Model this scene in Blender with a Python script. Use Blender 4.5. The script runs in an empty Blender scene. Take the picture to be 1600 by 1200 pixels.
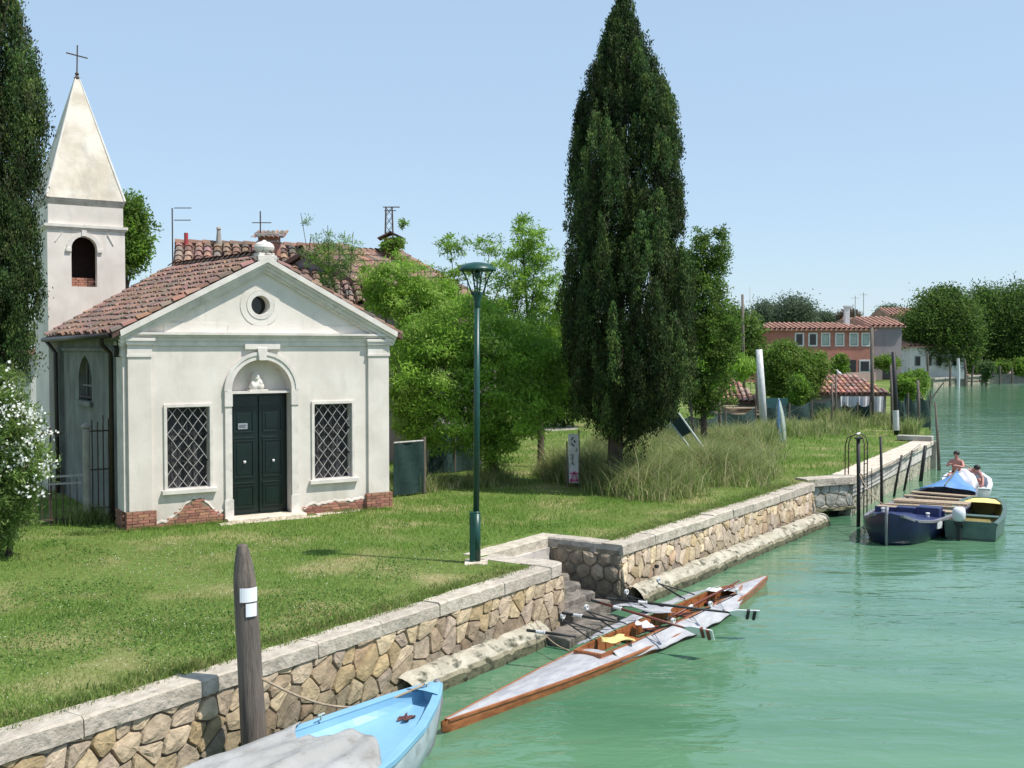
import bpy, math, random
import numpy as np
from mathutils import Vector, Matrix, Quaternion
random.seed(7); rng = np.random.default_rng(11)
R = math.radians
sc = bpy.context.scene
COL = sc.collection
# ---------------------------------------------------------------- camera
CH = 3.6; FPX = 1700.0; PIT = math.atan(55/1700)
cd = bpy.data.cameras.new('camera'); cam = bpy.data.objects.new('camera', cd); COL.objects.link(cam)
cd.sensor_width = 36; cd.lens = 36*FPX/1600; cd.clip_start = .1; cd.clip_end = 9000
cam.location = (0, 0, CH); cam.rotation_euler = (math.pi/2-PIT, 0, 0)
sc.camera = cam
# ---------------------------------------------------------------- sky, sun, exposure
SUN_EL, SUN_AZ = 59.0, -18.0          # azimuth measured from +X
wd = bpy.data.worlds.new('World'); sc.world = wd; wd.use_nodes = True
wn = wd.node_tree.nodes; wl = wd.node_tree.links
bg = wn['Background']; sky = wn.new('ShaderNodeTexSky'); sky.sky_type = 'NISHITA'; sky.sun_disc = False
sky.sun_elevation = R(SUN_EL); sky.sun_rotation = R(90-SUN_AZ)
sky.air_density = 1.0; sky.dust_density = .25; sky.ozone_density = 1.5; sky.altitude = 0
mxs = wn.new('ShaderNodeMix'); mxs.data_type = 'RGBA'; mxs.inputs[0].default_value = .75      # flat pale blue mixed in evens the sky out
wl.new(sky.outputs[0], mxs.inputs[6]); mxs.inputs[7].default_value = (2.1, 2.85, 3.7, 1)
wl.new(mxs.outputs[2], bg.inputs[0]); bg.inputs[1].default_value = .15
sl = bpy.data.lights.new('sun', 'SUN'); sl.energy = 3.8; sl.angle = R(.7); sl.color = (1, .95, .87)
so = bpy.data.objects.new('sun', sl); COL.objects.link(so)
sv = Vector((math.cos(R(SUN_EL))*math.cos(R(SUN_AZ)), math.cos(R(SUN_EL))*math.sin(R(SUN_AZ)), math.sin(R(SUN_EL))))
so.rotation_euler = sv.to_track_quat('Z', 'Y').to_euler(); so.location = (30, -10, 60)
sc.view_settings.view_transform = 'Standard'; sc.view_settings.look = 'None'
sc.view_settings.exposure = .55; sc.view_settings.gamma = 1

# ---------------------------------------------------------------- helpers
def ray(px, py):
    x = (px-800)/FPX; y = -(py-600)/FPX
    return (x, math.cos(PIT)+y*math.sin(PIT), -math.sin(PIT)+y*math.cos(PIT))
def atY(px, py, Y):
    r = ray(px, py); t = Y/r[1]; return Vector((r[0]*t, Y, CH+r[2]*t))
def atZ(px, py, z=0.):
    r = ray(px, py); t = (z-CH)/r[2]; return Vector((r[0]*t, r[1]*t, z))
def props(o, label=None, cat=None, group=None, kind=None):
    if label: o['label'] = label
    if cat: o['category'] = cat
    if group: o['group'] = group
    if kind: o['kind'] = kind
    return o
def thing(name, label, cat, loc=(0, 0, 0), rz=0, group=None):
    o = bpy.data.objects.new(name, None); COL.objects.link(o); o.empty_display_size = .2
    o.location = loc; o.rotation_euler = (0, 0, rz)
    return props(o, label, cat, group)
def copy_tree(o, parent=None):
    c = o.copy(); COL.objects.link(c)
    if parent is not None: c.parent = parent
    for ch in list(o.children): copy_tree(ch, c)
    return c

class MB:
    def __init__(s): s.v = []; s.f = []; s.c = []; s.cur = None
    def add(s, vs, fs):
        b = len(s.v); s.v.extend([tuple(p) for p in vs]); s.f.extend([tuple(b+i for i in f) for f in fs])
        s.c.extend([s.cur or (1, 1, 1)]*len(fs)); return s
    def box(s, c, d, rz=0, rx=0, ry=0):
        m = Matrix.Rotation(rz, 3, 'Z') @ Matrix.Rotation(ry, 3, 'Y') @ Matrix.Rotation(rx, 3, 'X'); c = Vector(c)
        vs = [c + m @ Vector((x*d[0]/2, y*d[1]/2, z*d[2]/2)) for z in (-1, 1) for y in (-1, 1) for x in (-1, 1)]
        return s.add(vs, [(0, 2, 3, 1), (4, 5, 7, 6), (0, 1, 5, 4), (2, 6, 7, 3), (0, 4, 6, 2), (1, 3, 7, 5)])
    def span(s, x0, x1, y0, y1, z0, z1):
        return s.box(((x0+x1)/2, (y0+y1)/2, (z0+z1)/2), (abs(x1-x0), abs(y1-y0), abs(z1-z0)))
    def tube(s, pts, rad, n=8, cap=True):
        pts = [Vector(p) for p in pts]; k = len(pts)
        if not hasattr(rad, '__len__'): rad = [rad]*k
        vs = []; up = None
        for i, p in enumerate(pts):
            t = (pts[min(i+1, k-1)]-pts[max(i-1, 0)]).normalized()
            a = t.cross(Vector((0, 0, 1)) if abs(t.z) < .93 else Vector((1, 0, 0))) if up is None else up - t*up.dot(t)
            a.normalize(); up = a; b = t.cross(a)
            for j in range(n):
                w = 2*math.pi*j/n; vs.append(p+(a*math.cos(w)+b*math.sin(w))*rad[i])
        fs = [(i*n+j, i*n+(j+1) % n, (i+1)*n+(j+1) % n, (i+1)*n+j) for i in range(k-1) for j in range(n)]
        if cap: fs += [tuple(range(n-1, -1, -1)), tuple((k-1)*n+j for j in range(n))]
        return s.add(vs, fs)
    def lathe(s, prof, c=(0, 0, 0), n=20, cap=True):
        vs = [(c[0]+r*math.cos(2*math.pi*j/n), c[1]+r*math.sin(2*math.pi*j/n), c[2]+z) for r, z in prof for j in range(n)]
        k = len(prof)
        fs = [(i*n+j, i*n+(j+1) % n, (i+1)*n+(j+1) % n, (i+1)*n+j) for i in range(k-1) for j in range(n)]
        if cap: fs += [tuple(range(n-1, -1, -1)), tuple((k-1)*n+j for j in range(n))]
        return s.add(vs, fs)
    def prism(s, poly, y0, y1):           # polygon in local x-z, extruded from y0 to y1
        n = len(poly)
        vs = [(x, y0, z) for x, z in poly]+[(x, y1, z) for x, z in poly]
        fs = [tuple(range(n)), tuple(range(2*n-1, n-1, -1))]+[(i, i+n, (i+1) % n+n, (i+1) % n) for i in range(n)]
        return s.add(vs, fs)
    def prismz(s, poly, z0, z1):
        n = len(poly)
        vs = [(x, y, z0) for x, y in poly]+[(x, y, z1) for x, y in poly]
        fs = [tuple(range(n-1, -1, -1)), tuple(range(n, 2*n))]+[(i, (i+1) % n, (i+1) % n+n, i+n) for i in range(n)]
        return s.add(vs, fs)
    def ring(s, outer, inner, y0, y1):    # frame between two loops in x-z
        n = len(outer)
        vs = [(x, y, z) for y in (y0, y1) for L in (outer, inner) for x, z in L]
        fs = []
        for i in range(n):
            j = (i+1) % n
            fs += [(i, j, n+j, n+i), (2*n+i, 3*n+i, 3*n+j, 2*n+j), (i, 2*n+i, 2*n+j, j), (n+i, n+j, 3*n+j, 3*n+i)]
        return s.add(vs, fs)
    def strip(s, outer, inner, y0, y1):   # open band (an arch moulding)
        n = len(outer)
        vs = [(x, y, z) for y in (y0, y1) for L in (outer, inner) for x, z in L]
        fs = [(0, n, 3*n, 2*n), (n-1, 3*n-1, 4*n-1, 2*n-1)]
        for i in range(n-1):
            j = i+1
            fs += [(i, j, n+j, n+i), (2*n+i, 3*n+i, 3*n+j, 2*n+j), (i, 2*n+i, 2*n+j, j), (n+i, n+j, 3*n+j, 3*n+i)]
        return s.add(vs, fs)
    def grid(s, nx, ny, fn, double=False):
        b = [(fn(i/nx, j/ny)) for j in range(ny+1) for i in range(nx+1)]
        w = nx+1
        return s.add(b, [(j*w+i, j*w+i+1, (j+1)*w+i+1, (j+1)*w+i) for j in range(ny) for i in range(nx)])
    def build(s, name, m, parent=None, smooth=False, bevel=0, sub=0, label=None, solid=0):
        me = bpy.data.meshes.new(name); me.from_pydata(s.v, [], s.f); me.update()
        if True:
            a = me.color_attributes.new('col', 'FLOAT_COLOR', 'CORNER')
            arr = []
            for f, c in zip(s.f, s.c): arr += [c[0], c[1], c[2], 1.]*len(f)
            a.data.foreach_set('color', arr)
        me.materials.append(m)
        if smooth: me.polygons.foreach_set('use_smooth', [True]*len(s.f))
        o = bpy.data.objects.new(name, me); COL.objects.link(o)
        if parent is not None: o.parent = parent
        if solid:
            q = o.modifiers.new('solid', 'SOLIDIFY'); q.thickness = solid; q.offset = 0
        if bevel:
            q = o.modifiers.new('bevel', 'BEVEL'); q.width = bevel; q.segments = 2; q.limit_method = 'ANGLE'; q.angle_limit = R(35)
        if sub:
            q = o.modifiers.new('sub', 'SUBSURF'); q.levels = sub; q.render_levels = sub
        if label: o['label'] = label
        return o

def np_mesh(name, v, f, m, parent=None, col=None, fcol=None, smooth=False):
    """v (N,3) f (M,k) numpy; fcol (M,3) colour per face"""
    me = bpy.data.meshes.new(name); N = len(v); M, k = f.shape
    me.vertices.add(N); me.vertices.foreach_set('co', np.ascontiguousarray(v, dtype=np.float32).ravel())
    me.loops.add(M*k); me.loops.foreach_set('vertex_index', f.astype(np.int32).ravel())
    me.polygons.add(M); me.polygons.foreach_set('loop_start', np.arange(0, M*k, k, dtype=np.int32))
    me.update(calc_edges=True)
    if fcol is not None:
        a = me.color_attributes.new('col', 'FLOAT_COLOR', 'CORNER')
        c = np.ones((M, k, 4), dtype=np.float32); c[:, :, :3] = fcol[:, None, :]
        a.data.foreach_set('color', c.ravel())
    me.materials.append(m)
    if smooth: me.polygons.foreach_set('use_smooth', np.ones(M, dtype=bool))
    o = bpy.data.objects.new(name, me); COL.objects.link(o)
    if parent is not None: o.parent = parent
    return o

# ---------------------------------------------------------------- materials
def pm(name, c1, c2=None, scale=3, rough=.8, bump=.3, bscale=25, metal=0, attr=False, stretch=(1, 1, 1), detail=6,
       lo=.38, hi=.62, bd=.02, spec=.5, damp=None, c3=None, s3=1.0, st3=(1, 1, 1), lo3=.5, hi3=.7, transl=0):
    m = bpy.data.materials.new(name); m.use_nodes = True; nt = m.node_tree; N = nt.nodes; L = nt.links
    p = N['Principled BSDF']; tc = N.new('ShaderNodeTexCoord')
    p.inputs['Roughness'].default_value = rough; p.inputs['Metallic'].default_value = metal
    p.inputs['Specular IOR Level'].default_value = spec
    def noise(sc_, st, dt=detail):
        mp = N.new('ShaderNodeMapping'); mp.inputs['Scale'].default_value = st; L.new(tc.outputs['Object'], mp.inputs[0])
        n = N.new('ShaderNodeTexNoise'); n.inputs['Scale'].default_value = sc_; n.inputs['Detail'].default_value = dt
        n.inputs['Roughness'].default_value = .6
        L.new(mp.outputs[0], n.inputs['Vector']); return n.outputs['Fac']
    def ramp(src, a, b):
        r = N.new('ShaderNodeMapRange'); r.inputs['From Min'].default_value = a; r.inputs['From Max'].default_value = b
        L.new(src, r.inputs['Value']); return r.outputs[0]
    def mix(fac, a, b, mode='MIX'):
        x = N.new('ShaderNodeMix'); x.data_type = 'RGBA'; x.blend_type = mode
        if isinstance(fac, float): x.inputs[0].default_value = fac
        else: L.new(fac, x.inputs[0])
        for i, q in ((6, a), (7, b)):
            if isinstance(q, tuple): x.inputs[i].default_value = (*q, 1)
            else: L.new(q, x.inputs[i])
        return x.outputs[2]
    cur = c1
    if c2: cur = mix(ramp(noise(scale, stretch), lo, hi), c1, c2)
    if c3: cur = mix(ramp(noise(s3, st3), lo3, hi3), cur, c3)
    if damp:
        sx = N.new('ShaderNodeSeparateXYZ'); L.new(tc.outputs['Object'], sx.inputs[0])
        ad = N.new('ShaderNodeMath'); ad.operation = 'MULTIPLY_ADD'; ad.inputs[1].default_value = 1.6; L.new(noise(2.2, (1.3, 1.3, .5)), ad.inputs[0])
        mz = N.new('ShaderNodeMath'); mz.operation = 'MULTIPLY'; mz.inputs[1].default_value = -1.; L.new(sx.outputs[2], mz.inputs[0]); L.new(mz.outputs[0], ad.inputs[2])
        cur = mix(ramp(ad.outputs[0], .25, 1.0), cur, damp)
    if attr:
        at = N.new('ShaderNodeAttribute'); at.attribute_name = 'col'; cur = mix(1.0, cur, at.outputs['Color'], 'MULTIPLY')
    if isinstance(cur, tuple): p.inputs['Base Color'].default_value = (*cur, 1)
    else: L.new(cur, p.inputs['Base Color'])
    if bump:
        b = N.new('ShaderNodeBump'); b.inputs['Strength'].default_value = bump; b.inputs['Distance'].default_value = bd
        L.new(noise(bscale, stretch, 5), b.inputs['Height']); L.new(b.outputs[0], p.inputs['Normal'])
    if transl:
        t = N.new('ShaderNodeBsdfTranslucent'); ms = N.new('ShaderNodeMixShader'); ms.inputs[0].default_value = transl
        if isinstance(cur, tuple): t.inputs[0].default_value = (*cur, 1)
        else: L.new(cur, t.inputs[0])
        L.new(p.outputs[0], ms.inputs[1]); L.new(t.outputs[0], ms.inputs[2]); L.new(ms.outputs[0], N['Material Output'].inputs[0])
    return m

M = {}
M['plaster'] = pm('plaster', (.76, .70, .64), (.64, .585, .53), 1.1, .9, .3, 30, c3=(.54, .505, .46), s3=2.6, st3=(1.6, 1.6, .30), lo3=.56, hi3=.82, bd=.01, damp=(.50, .45, .38))
M['plaster_shaded'] = pm('plaster_shaded', (.22, .23, .205), (.15, .16, .14), 1.6, .95, .5, 20, c3=(.10, .11, .10), s3=2.4, st3=(1.6, 1.6, .3), lo3=.5, hi3=.7, bd=.02)  # shaded copy of the plaster, shade put into the grey; streaks are stains
M['trim'] = pm('white_trim', (.75, .70, .65), (.62, .575, .53), 3, .85, .2, 40, bd=.006, c3=(.42, .41, .37), s3=4, lo3=.6, hi3=.8)
M['spire'] = pm('spire_render', (.72, .66, .57), (.55, .48, .39), 1.6, .9, .4, 18, bd=.015, c3=(.38, .36, .32), s3=1.5, st3=(1, 1, .5), lo3=.52, hi3=.75)
M['stone'] = pm('coping_stone', (.54, .48, .41), (.40, .35, .29), 5, .9, .9, 16, bd=.03, c3=(.23, .21, .175), s3=7, lo3=.56, hi3=.74, attr=True)
M['rubble'] = pm('rubble_stone', (.98, .98, .98), (.66, .66, .66), 6, .9, .9, 14, bd=.03, attr=True)
M['mortar'] = pm('mortar', (.30, .245, .17), (.17, .14, .10), 6, .95, .8, 20, bd=.03)
M['ledge'] = pm('ledge_stone', (.50, .46, .37), (.34, .31, .24), 2.5, .9, .9, 12, bd=.04, c3=(.07, .07, .045), s3=5, st3=(1, 1, 2), lo3=.50, hi3=.66, attr=True)
M['step'] = pm('step_stone', (.22, .19, .16), (.10, .09, .075), 4, .9, .9, 12, bd=.04)
M['brick'] = pm('brick', (.43, .20, .14), (.30, .15, .11), 9, .9, .8, 30, bd=.01, attr=True)
M['tile'] = pm('roof_tile', (.285, .168, .125), (.165, .12, .10), 1.6, .9, .6, 25, bd=.01, attr=True)
M['tile_far'] = pm('roof_tile_far', (.42, .24, .18), (.30, .17, .13), 1.2, .9, .3, 25, attr=True)
M['tilebase'] = pm('tile_channel', (.16, .09, .07), (.10, .06, .05), 5, .9, .4)
M['door'] = pm('green_door_paint', (.003, .014, .011), (.002, .009, .008), 3, .32, .1, 30)
M['lamp'] = pm('green_lamp_paint', (.006, .058, .043), (.005, .045, .034), 5, .38, .05, 30)
M['darkglass'] = pm('dark_window_glass', (.01, .012, .012), None, rough=.12, bump=0)
M['curtain'] = pm('window_curtain', (.075, .07, .075), (.035, .035, .04), 2.5, .9, .3, 8, stretch=(6, 6, .5))
M['iron'] = pm('rusty_iron', (.055, .045, .04), (.10, .06, .04), 12, .7, .4, 40)
M['lattice'] = pm('painted_lattice', (.48, .46, .45), (.33, .31, .30), 12, .6, .2, 40)
M['dark'] = pm('dark_paint', (.015, .015, .016), None, rough=.6, bump=.1)
M['belfry'] = pm('belfry_shade_brown', (.05, .025, .02), (.03, .018, .016), 4, .9, .5, 20)  # dark brown that carries the shade of the belfry interior
M['pipe'] = pm('downpipe', (.035, .028, .026), (.05, .04, .035), 6, .5, .1)
M['wood'] = pm('weathered_wood', (.20, .165, .135), (.10, .082, .07), 3, .9, .9, 14, stretch=(7, 7, .5), bd=.02)
M['plank'] = pm('plank_wood', (.42, .33, .23), (.30, .22, .15), 4, .8, .4, 14, stretch=(1, 8, 4))
M['varnish'] = pm('varnished_wood', (.40, .145, .055), (.24, .080, .032), 4, .3, .2, 18, stretch=(.7, 7, 4), bd=.008)
M['mahogany'] = pm('dark_mahogany', (.20, .05, .03), (.11, .03, .02), 6, .4, .2)
M['deckwhite'] = pm('pale_canvas_deck', (.42, .42, .43), (.30, .30, .33), 3, .6, .35, 9, stretch=(1, 3, 2))
M['white'] = pm('white_paint', (.66, .66, .66), (.54, .54, .54), 6, .5, .1)
M['paper'] = pm('white_plate', (.82, .83, .86), None, rough=.5, bump=0)
M['print'] = pm('print_grey', (.35, .38, .42), None, rough=.6, bump=0)
M['blueboat'] = pm('light_blue_paint', (.22, .43, .60), (.19, .39, .56), 3, .35, .08, 20)
M['hullwhite'] = pm('hull_offwhite', (.55, .60, .66), (.42, .46, .52), 2, .4, .1, 20, c3=(.14, .15, .16), s3=3, lo3=.6, hi3=.75)
M['tarp'] = pm('grey_tarpaulin', (.38, .375, .37), (.30, .295, .285), 2, .7, .8, 4, bd=.05, c3=(.20, .19, .17), s3=4, lo3=.56, hi3=.75)
M['navy'] = pm('navy_paint', (.007, .011, .045), (.011, .016, .058), 3, .3, .05)
M['navydeck'] = pm('navy_deck', (.018, .028, .10), (.026, .038, .12), 4, .45, .1)
M['greyrail'] = pm('grey_rail', (.22, .22, .25), (.16, .16, .18), 4, .5, .1)
M['bluetarp'] = pm('blue_tarpaulin', (.12, .27, .52), (.08, .20, .42), 2, .55, .5, 6, bd=.03)
M['whitetarp'] = pm('white_cloth', (.70, .66, .68), (.60, .57, .60), 3, .8, .5, 6, bd=.03)
M['greenboat'] = pm('grey_green_paint', (.09, .15, .12), (.06, .11, .085), 3, .4, .1)
M['yellowin'] = pm('ochre_interior', (.30, .25, .075), (.16, .14, .05), 2.5, .7, .3, 12)
M['yellow'] = pm('yellow_cloth', (.72, .62, .24), (.55, .46, .18), 6, .9, .4)
M['cowl'] = pm('outboard_cowl', (.62, .64, .66), None, rough=.3, bump=0)
M['skin'] = pm('skin', (.50, .24, .19), (.42, .19, .15), 9, .55, .05)
M['shirt'] = pm('pink_shirt', (.55, .30, .29), (.46, .25, .25), 9, .9, .3)
M['shorts'] = pm('dark_shorts', (.12, .05, .045), None, rough=.9, bump=.1)
M['hair'] = pm('dark_hair', (.02, .015, .014), None, rough=.6, bump=.3)
M['net'] = pm('green_net', (.007, .028, .025), (.012, .04, .036), 5, .9, .6, 60)
M['concrete'] = pm('concrete', (.42, .40, .36), (.30, .28, .25), 3, .9, .5, 20)
M['quay'] = pm('quay_render', (.62, .57, .52), (.46, .42, .38), 2, .9, .5, 16, c3=(.30, .27, .24), s3=2, lo3=.55, hi3=.7)
M['pinkwall'] = pm('pink_brick_render', (.42, .19, .145), (.33, .14, .11), .8, .9, .3, 6)
M['pinkpale'] = pm('pale_pink_wall', (.60, .42, .38), (.50, .34, .30), 1, .9, .3, 8)
M['greywall'] = pm('grey_render', (.33, .28, .29), (.24, .21, .23), .5, .9, .3, 6)
M['whitewall'] = pm('white_render', (.72, .72, .70), (.60, .60, .58), 1, .9, .2, 6)
M['bark'] = pm('bark', (.10, .075, .055), (.055, .042, .03), 5, .95, .9, 12, stretch=(4, 4, .7), bd=.03)
M['cypress'] = pm('cypress_leaf', (.8, .8, .8), None, rough=.7, bump=0, attr=True, transl=.22, spec=.2)
M['leaf'] = pm('leaf', (.98, .98, .98), None, rough=.6, bump=0, attr=True, transl=.5, spec=.25)
M['grass'] = pm('grass_blade', (.98, .98, .98), None, rough=.7, bump=0, attr=True, transl=.45, spec=.2)
M['petal'] = pm('white_petal', (.85, .85, .80), None, rough=.6, bump=0, transl=.3)
M['poster'] = pm('poster', (.60, .60, .58), (.45, .44, .43), 4, .7, .1)
M['pink'] = pm('pink_paint', (.55, .10, .22), None, rough=.6, bump=.1)
M['frame'] = pm('pale_metal_frame', (.40, .46, .42), (.28, .33, .30), 6, .5, .1)
M['teal'] = pm('teal_panel', (.02, .085, .09), (.03, .11, .11), 3, .7, .2)
M['redpipe'] = pm('red_pipe', (.40, .05, .05), None, rough=.6, bump=.1)
# lawn soil
def ground_mat():
    m = bpy.data.materials.new('lawn_ground'); m.use_nodes = True; nt = m.node_tree; N = nt.nodes; L = nt.links
    p = N['Principled BSDF']; p.inputs['Roughness'].default_value = 1; p.inputs['Specular IOR Level'].default_value = .1
    tc = N.new('ShaderNodeTexCoord')
    def nz(s, d=8):
        n = N.new('ShaderNodeTexNoise'); n.inputs['Scale'].default_value = s; n.inputs['Detail'].default_value = d
        L.new(tc.outputs['Object'], n.inputs['Vector']); return n.outputs['Fac']
    def mr(src, a, b):
        r = N.new('ShaderNodeMapRange'); r.inputs['From Min'].default_value = a; r.inputs['From Max'].default_value = b
        L.new(src, r.inputs['Value']); return r.outputs[0]
    def mix(f, a, b):
        x = N.new('ShaderNodeMix'); x.data_type = 'RGBA'; L.new(f, x.inputs[0])
        for i, q in ((6, a), (7, b)):
            if isinstance(q, tuple): x.inputs[i].default_value = (*q, 1)
            else: L.new(q, x.inputs[i])
        return x.outputs[2]
    c = mix(mr(nz(9), .35, .65), (.09, .15, .03), (.15, .21, .055))
    c = mix(mr(nz(.55), .5, .68), c, (.30, .27, .13))
    c = mix(mr(nz(30), .55, .75), c, (.035, .05, .012))
    L.new(c, p.inputs['Base Color'])
    b = N.new('ShaderNodeBump'); b.inputs['Strength'].default_value = .8; b.inputs['Distance'].default_value = .04
    L.new(nz(22), b.inputs['Height']); L.new(b.outputs[0], p.inputs['Normal'])
    return m
M['ground'] = ground_mat()
def water_mat():
    m = bpy.data.materials.new('green_canal_water'); m.use_nodes = True; nt = m.node_tree; N = nt.nodes; L = nt.links
    p = N['Principled BSDF']; p.inputs['Roughness'].default_value = .09; p.inputs['IOR'].default_value = 1.42
    tc = N.new('ShaderNodeTexCoord')
    def nz(s, st, d=3, dist=0.):
        mp = N.new('ShaderNodeMapping'); mp.inputs['Scale'].default_value = st; mp.inputs['Rotation'].default_value = (0, 0, R(8))
        L.new(tc.outputs['Object'], mp.inputs[0])
        n = N.new('ShaderNodeTexNoise'); n.inputs['Scale'].default_value = s; n.inputs['Detail'].default_value = d
        n.inputs['Distortion'].default_value = dist
        L.new(mp.outputs[0], n.inputs['Vector']); return n.outputs['Fac']
    x = N.new('ShaderNodeMix'); x.data_type = 'RGBA'; rr_ = N.new('ShaderNodeMapRange'); rr_.inputs['From Min'].default_value = .25; rr_.inputs['From Max'].default_value = .65; L.new(nz(.16, (.7, 1.2, 1), 5, 1.2), rr_.inputs['Value']); L.new(rr_.outputs[0], x.inputs[0])
    x.inputs[6].default_value = (.046, .138, .074, 1); x.inputs[7].default_value = (.108, .225, .128, 1)  # broad dark and pale patches paint reflections, along with varying turbidity
    L.new(x.outputs[2], p.inputs['Base Color'])
    a = N.new('ShaderNodeMath'); a.operation = 'ADD'
    m1 = N.new('ShaderNodeMath'); m1.operation = 'MULTIPLY'; m1.inputs[1].default_value = .35
    L.new(nz(3.2, (.55, 1.3, 1), 3, .6), m1.inputs[0]); L.new(nz(.75, (.6, 1.2, 1), 2, .8), a.inputs[0]); L.new(m1.outputs[0], a.inputs[1])
    b = N.new('ShaderNodeBump'); b.inputs['Strength'].default_value = .42; b.inputs['Distance'].default_value = .14
    L.new(a.outputs[0], b.inputs['Height']); L.new(b.outputs[0], p.inputs['Normal'])
    return m
M['water'] = water_mat()

# ================================================================ SETTING
WATER = -1.05
W0 = Vector((.86, 18.06, 0)); WA = R(56.4)
def W(s, n, z=0.):                       # wall frame: s along the wall, n outwards over the water
    return Vector((W0.x+s*math.cos(WA)+n*math.sin(WA), W0.y+s*math.sin(WA)-n*math.cos(WA), z))
QA = Vector((9.54, 30.21, 0)); QB = Vector((16.35, 42.13, 0))
shore = [W(-34, -.1), W(0, -.1), W(.0, -1.7), W(2.15, -1.7), W(2.2, -.2), W(12.9, -.2), Vector((8.1, 29.75, 0)), Vector((9.2, 30.5, 0)), Vector((15.9, 42.3, 0)),
         Vector((22, 57, 0)), Vector((30, 79, 0)), Vector((44, 117, 0)), Vector((50.5, 131, 0)), Vector((62, 146, 0)), Vector((75, 157, 0)),
         Vector((110, 190, 0)), Vector((300, 330, 0)), Vector((4000, 2500, 0)), Vector((4000, 6000, 0)), Vector((-4000, 6000, 0)), Vector((-4000, -600, 0))]
def flat_poly(name, pts, z, m, kind='structure', z0=None):
    import bmesh
    bm = bmesh.new(); vs = [bm.verts.new((p.x, p.y, z)) for p in pts]; f = bm.faces.new(vs)
    if f.normal.z < 0: f.normal_flip()
    if z0 is not None:
        r = bmesh.ops.extrude_face_region(bm, geom=[f]); 
        for v in [g for g in r['geom'] if isinstance(g, bmesh.types.BMVert)]: v.co.z = z0
        bm.normal_update()
    bmesh.ops.triangulate(bm, faces=bm.faces[:])
    bmesh.ops.recalc_face_normals(bm, faces=bm.faces[:])
    me = bpy.data.meshes.new(name); bm.to_mesh(me); bm.free(); me.materials.append(m)
    o = bpy.data.objects.new(name, me); COL.objects.link(o); o['kind'] = kind; return o
flat_poly('ground', shore, 0, M['ground'], z0=-2.2)
mb = MB(); mb.add([(-60, -60, WATER), (6000, -60, WATER), (6000, 6000, WATER), (-60, 6000, WATER)], [(0, 1, 2, 3)])
props(mb.build('water', M['water']), kind='structure')
mb = MB(); pts = [atZ(800+70*math.cos(a)+35, 669+5*math.sin(a)) for a in np.linspace(0, 6.28, 14)[:-1]]
pz = [(p.x, p.y) for p in pts]; mb.prismz(pz, .0, .006)
props(mb.build('path', M['concrete']), kind='structure')

# ================================================================ value noise for numpy
_ph = rng.uniform(0, 6.28, (24, 2)); _fr = rng.normal(0, 1, (24, 2))
def vnoise(x, y, s):
    o = np.zeros_like(x)
    for k in range(12): o += np.sin((x*_fr[k, 0]+y*_fr[k, 1])*s+_ph[k, 0])*np.cos((x*_fr[k+12, 1]-y*_fr[k+12, 0])*s+_ph[k, 1])
    return o/3.5
# ================================================================ chapel frame
CA = R(32.8); CO = Vector((-7.64, 21.53, 0))
def Cw(u, v, z=0.): return Vector((CO.x+u*math.cos(CA)-v*math.sin(CA), CO.y+u*math.sin(CA)+v*math.cos(CA), z))
def to_chapel(x, y):
    dx = x-CO.x; dy = y-CO.y
    return dx*math.cos(CA)+dy*math.sin(CA), -dx*math.sin(CA)+dy*math.cos(CA)
def to_wall(x, y):
    dx = x-W0.x; dy = y-W0.y
    return dx*math.cos(WA)+dy*math.sin(WA), dx*math.sin(WA)-dy*math.cos(WA)

def leaf_quads(c, size, aspect, up=0., rnd=1., droop=0.):
    n = len(c); d = rng.normal(0, 1, (n, 3))*rnd; d[:, 2] += up-droop; d /= np.linalg.norm(d, axis=1)[:, None]+1e-9
    s = np.cross(d, rng.normal(0, 1, (n, 3))); s /= np.linalg.norm(s, axis=1)[:, None]+1e-9
    L_ = (size*rng.uniform(.6, 1.35, n))[:, None]; w = L_*aspect/2
    v = np.stack([c, c+d*L_*.5+s*w, c+d*L_, c+d*L_*.5-s*w], 1)
    return v.reshape(-1, 3), np.arange(n*4).reshape(n, 4)
# ================================================================ GRASS (stuff)
def blades(P, h, w, lean, colr):
    n = len(P); a = rng.uniform(0, 6.28, n); t = rng.uniform(0, 6.28, n); ln = lean*h*rng.uniform(.2, 1, n)
    dx = np.cos(a)*w/2; dy = np.sin(a)*w/2
    z = P[:, 2] if P.shape[1] > 2 else np.zeros(n)
    v = np.zeros((n, 3, 3)); v[:, 0] = np.c_[P[:, 0]-dx, P[:, 1]-dy, z]; v[:, 1] = np.c_[P[:, 0]+dx, P[:, 1]+dy, z]
    v[:, 2] = np.c_[P[:, 0]+np.cos(t)*ln, P[:, 1]+np.sin(t)*ln, z+h]
    return v.reshape(-1, 3), np.arange(n*3).reshape(n, 3), colr
def land_mask(x, y, margin=.32):
    s, n = to_wall(x, y); u, v = to_chapel(x, y)
    ok = np.where(s < 13, n < -margin, True)
    ok &= ~((s > -.45) & (s < 2.4) & (n > -2.05))
    # quay
    qd = (QB-QA).normalized(); qn = (qd.y, -qd.x)
    dn = (x-QA.x)*qn[0]+(y-QA.y)*qn[1]
    ok &= ~((s >= 13) & (y < 43) & (dn > -.75))
    ok &= ~((y >= 42) & (x > 15.7+(y-42)*.38))
    ok &= ~((u > -.05) & (u < 5.85) & (v > -.05) & (v < 9))
    ok &= ~((u > 1.9) & (u < 4.0) & (v > -.42) & (v < 0))
    return ok
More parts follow.
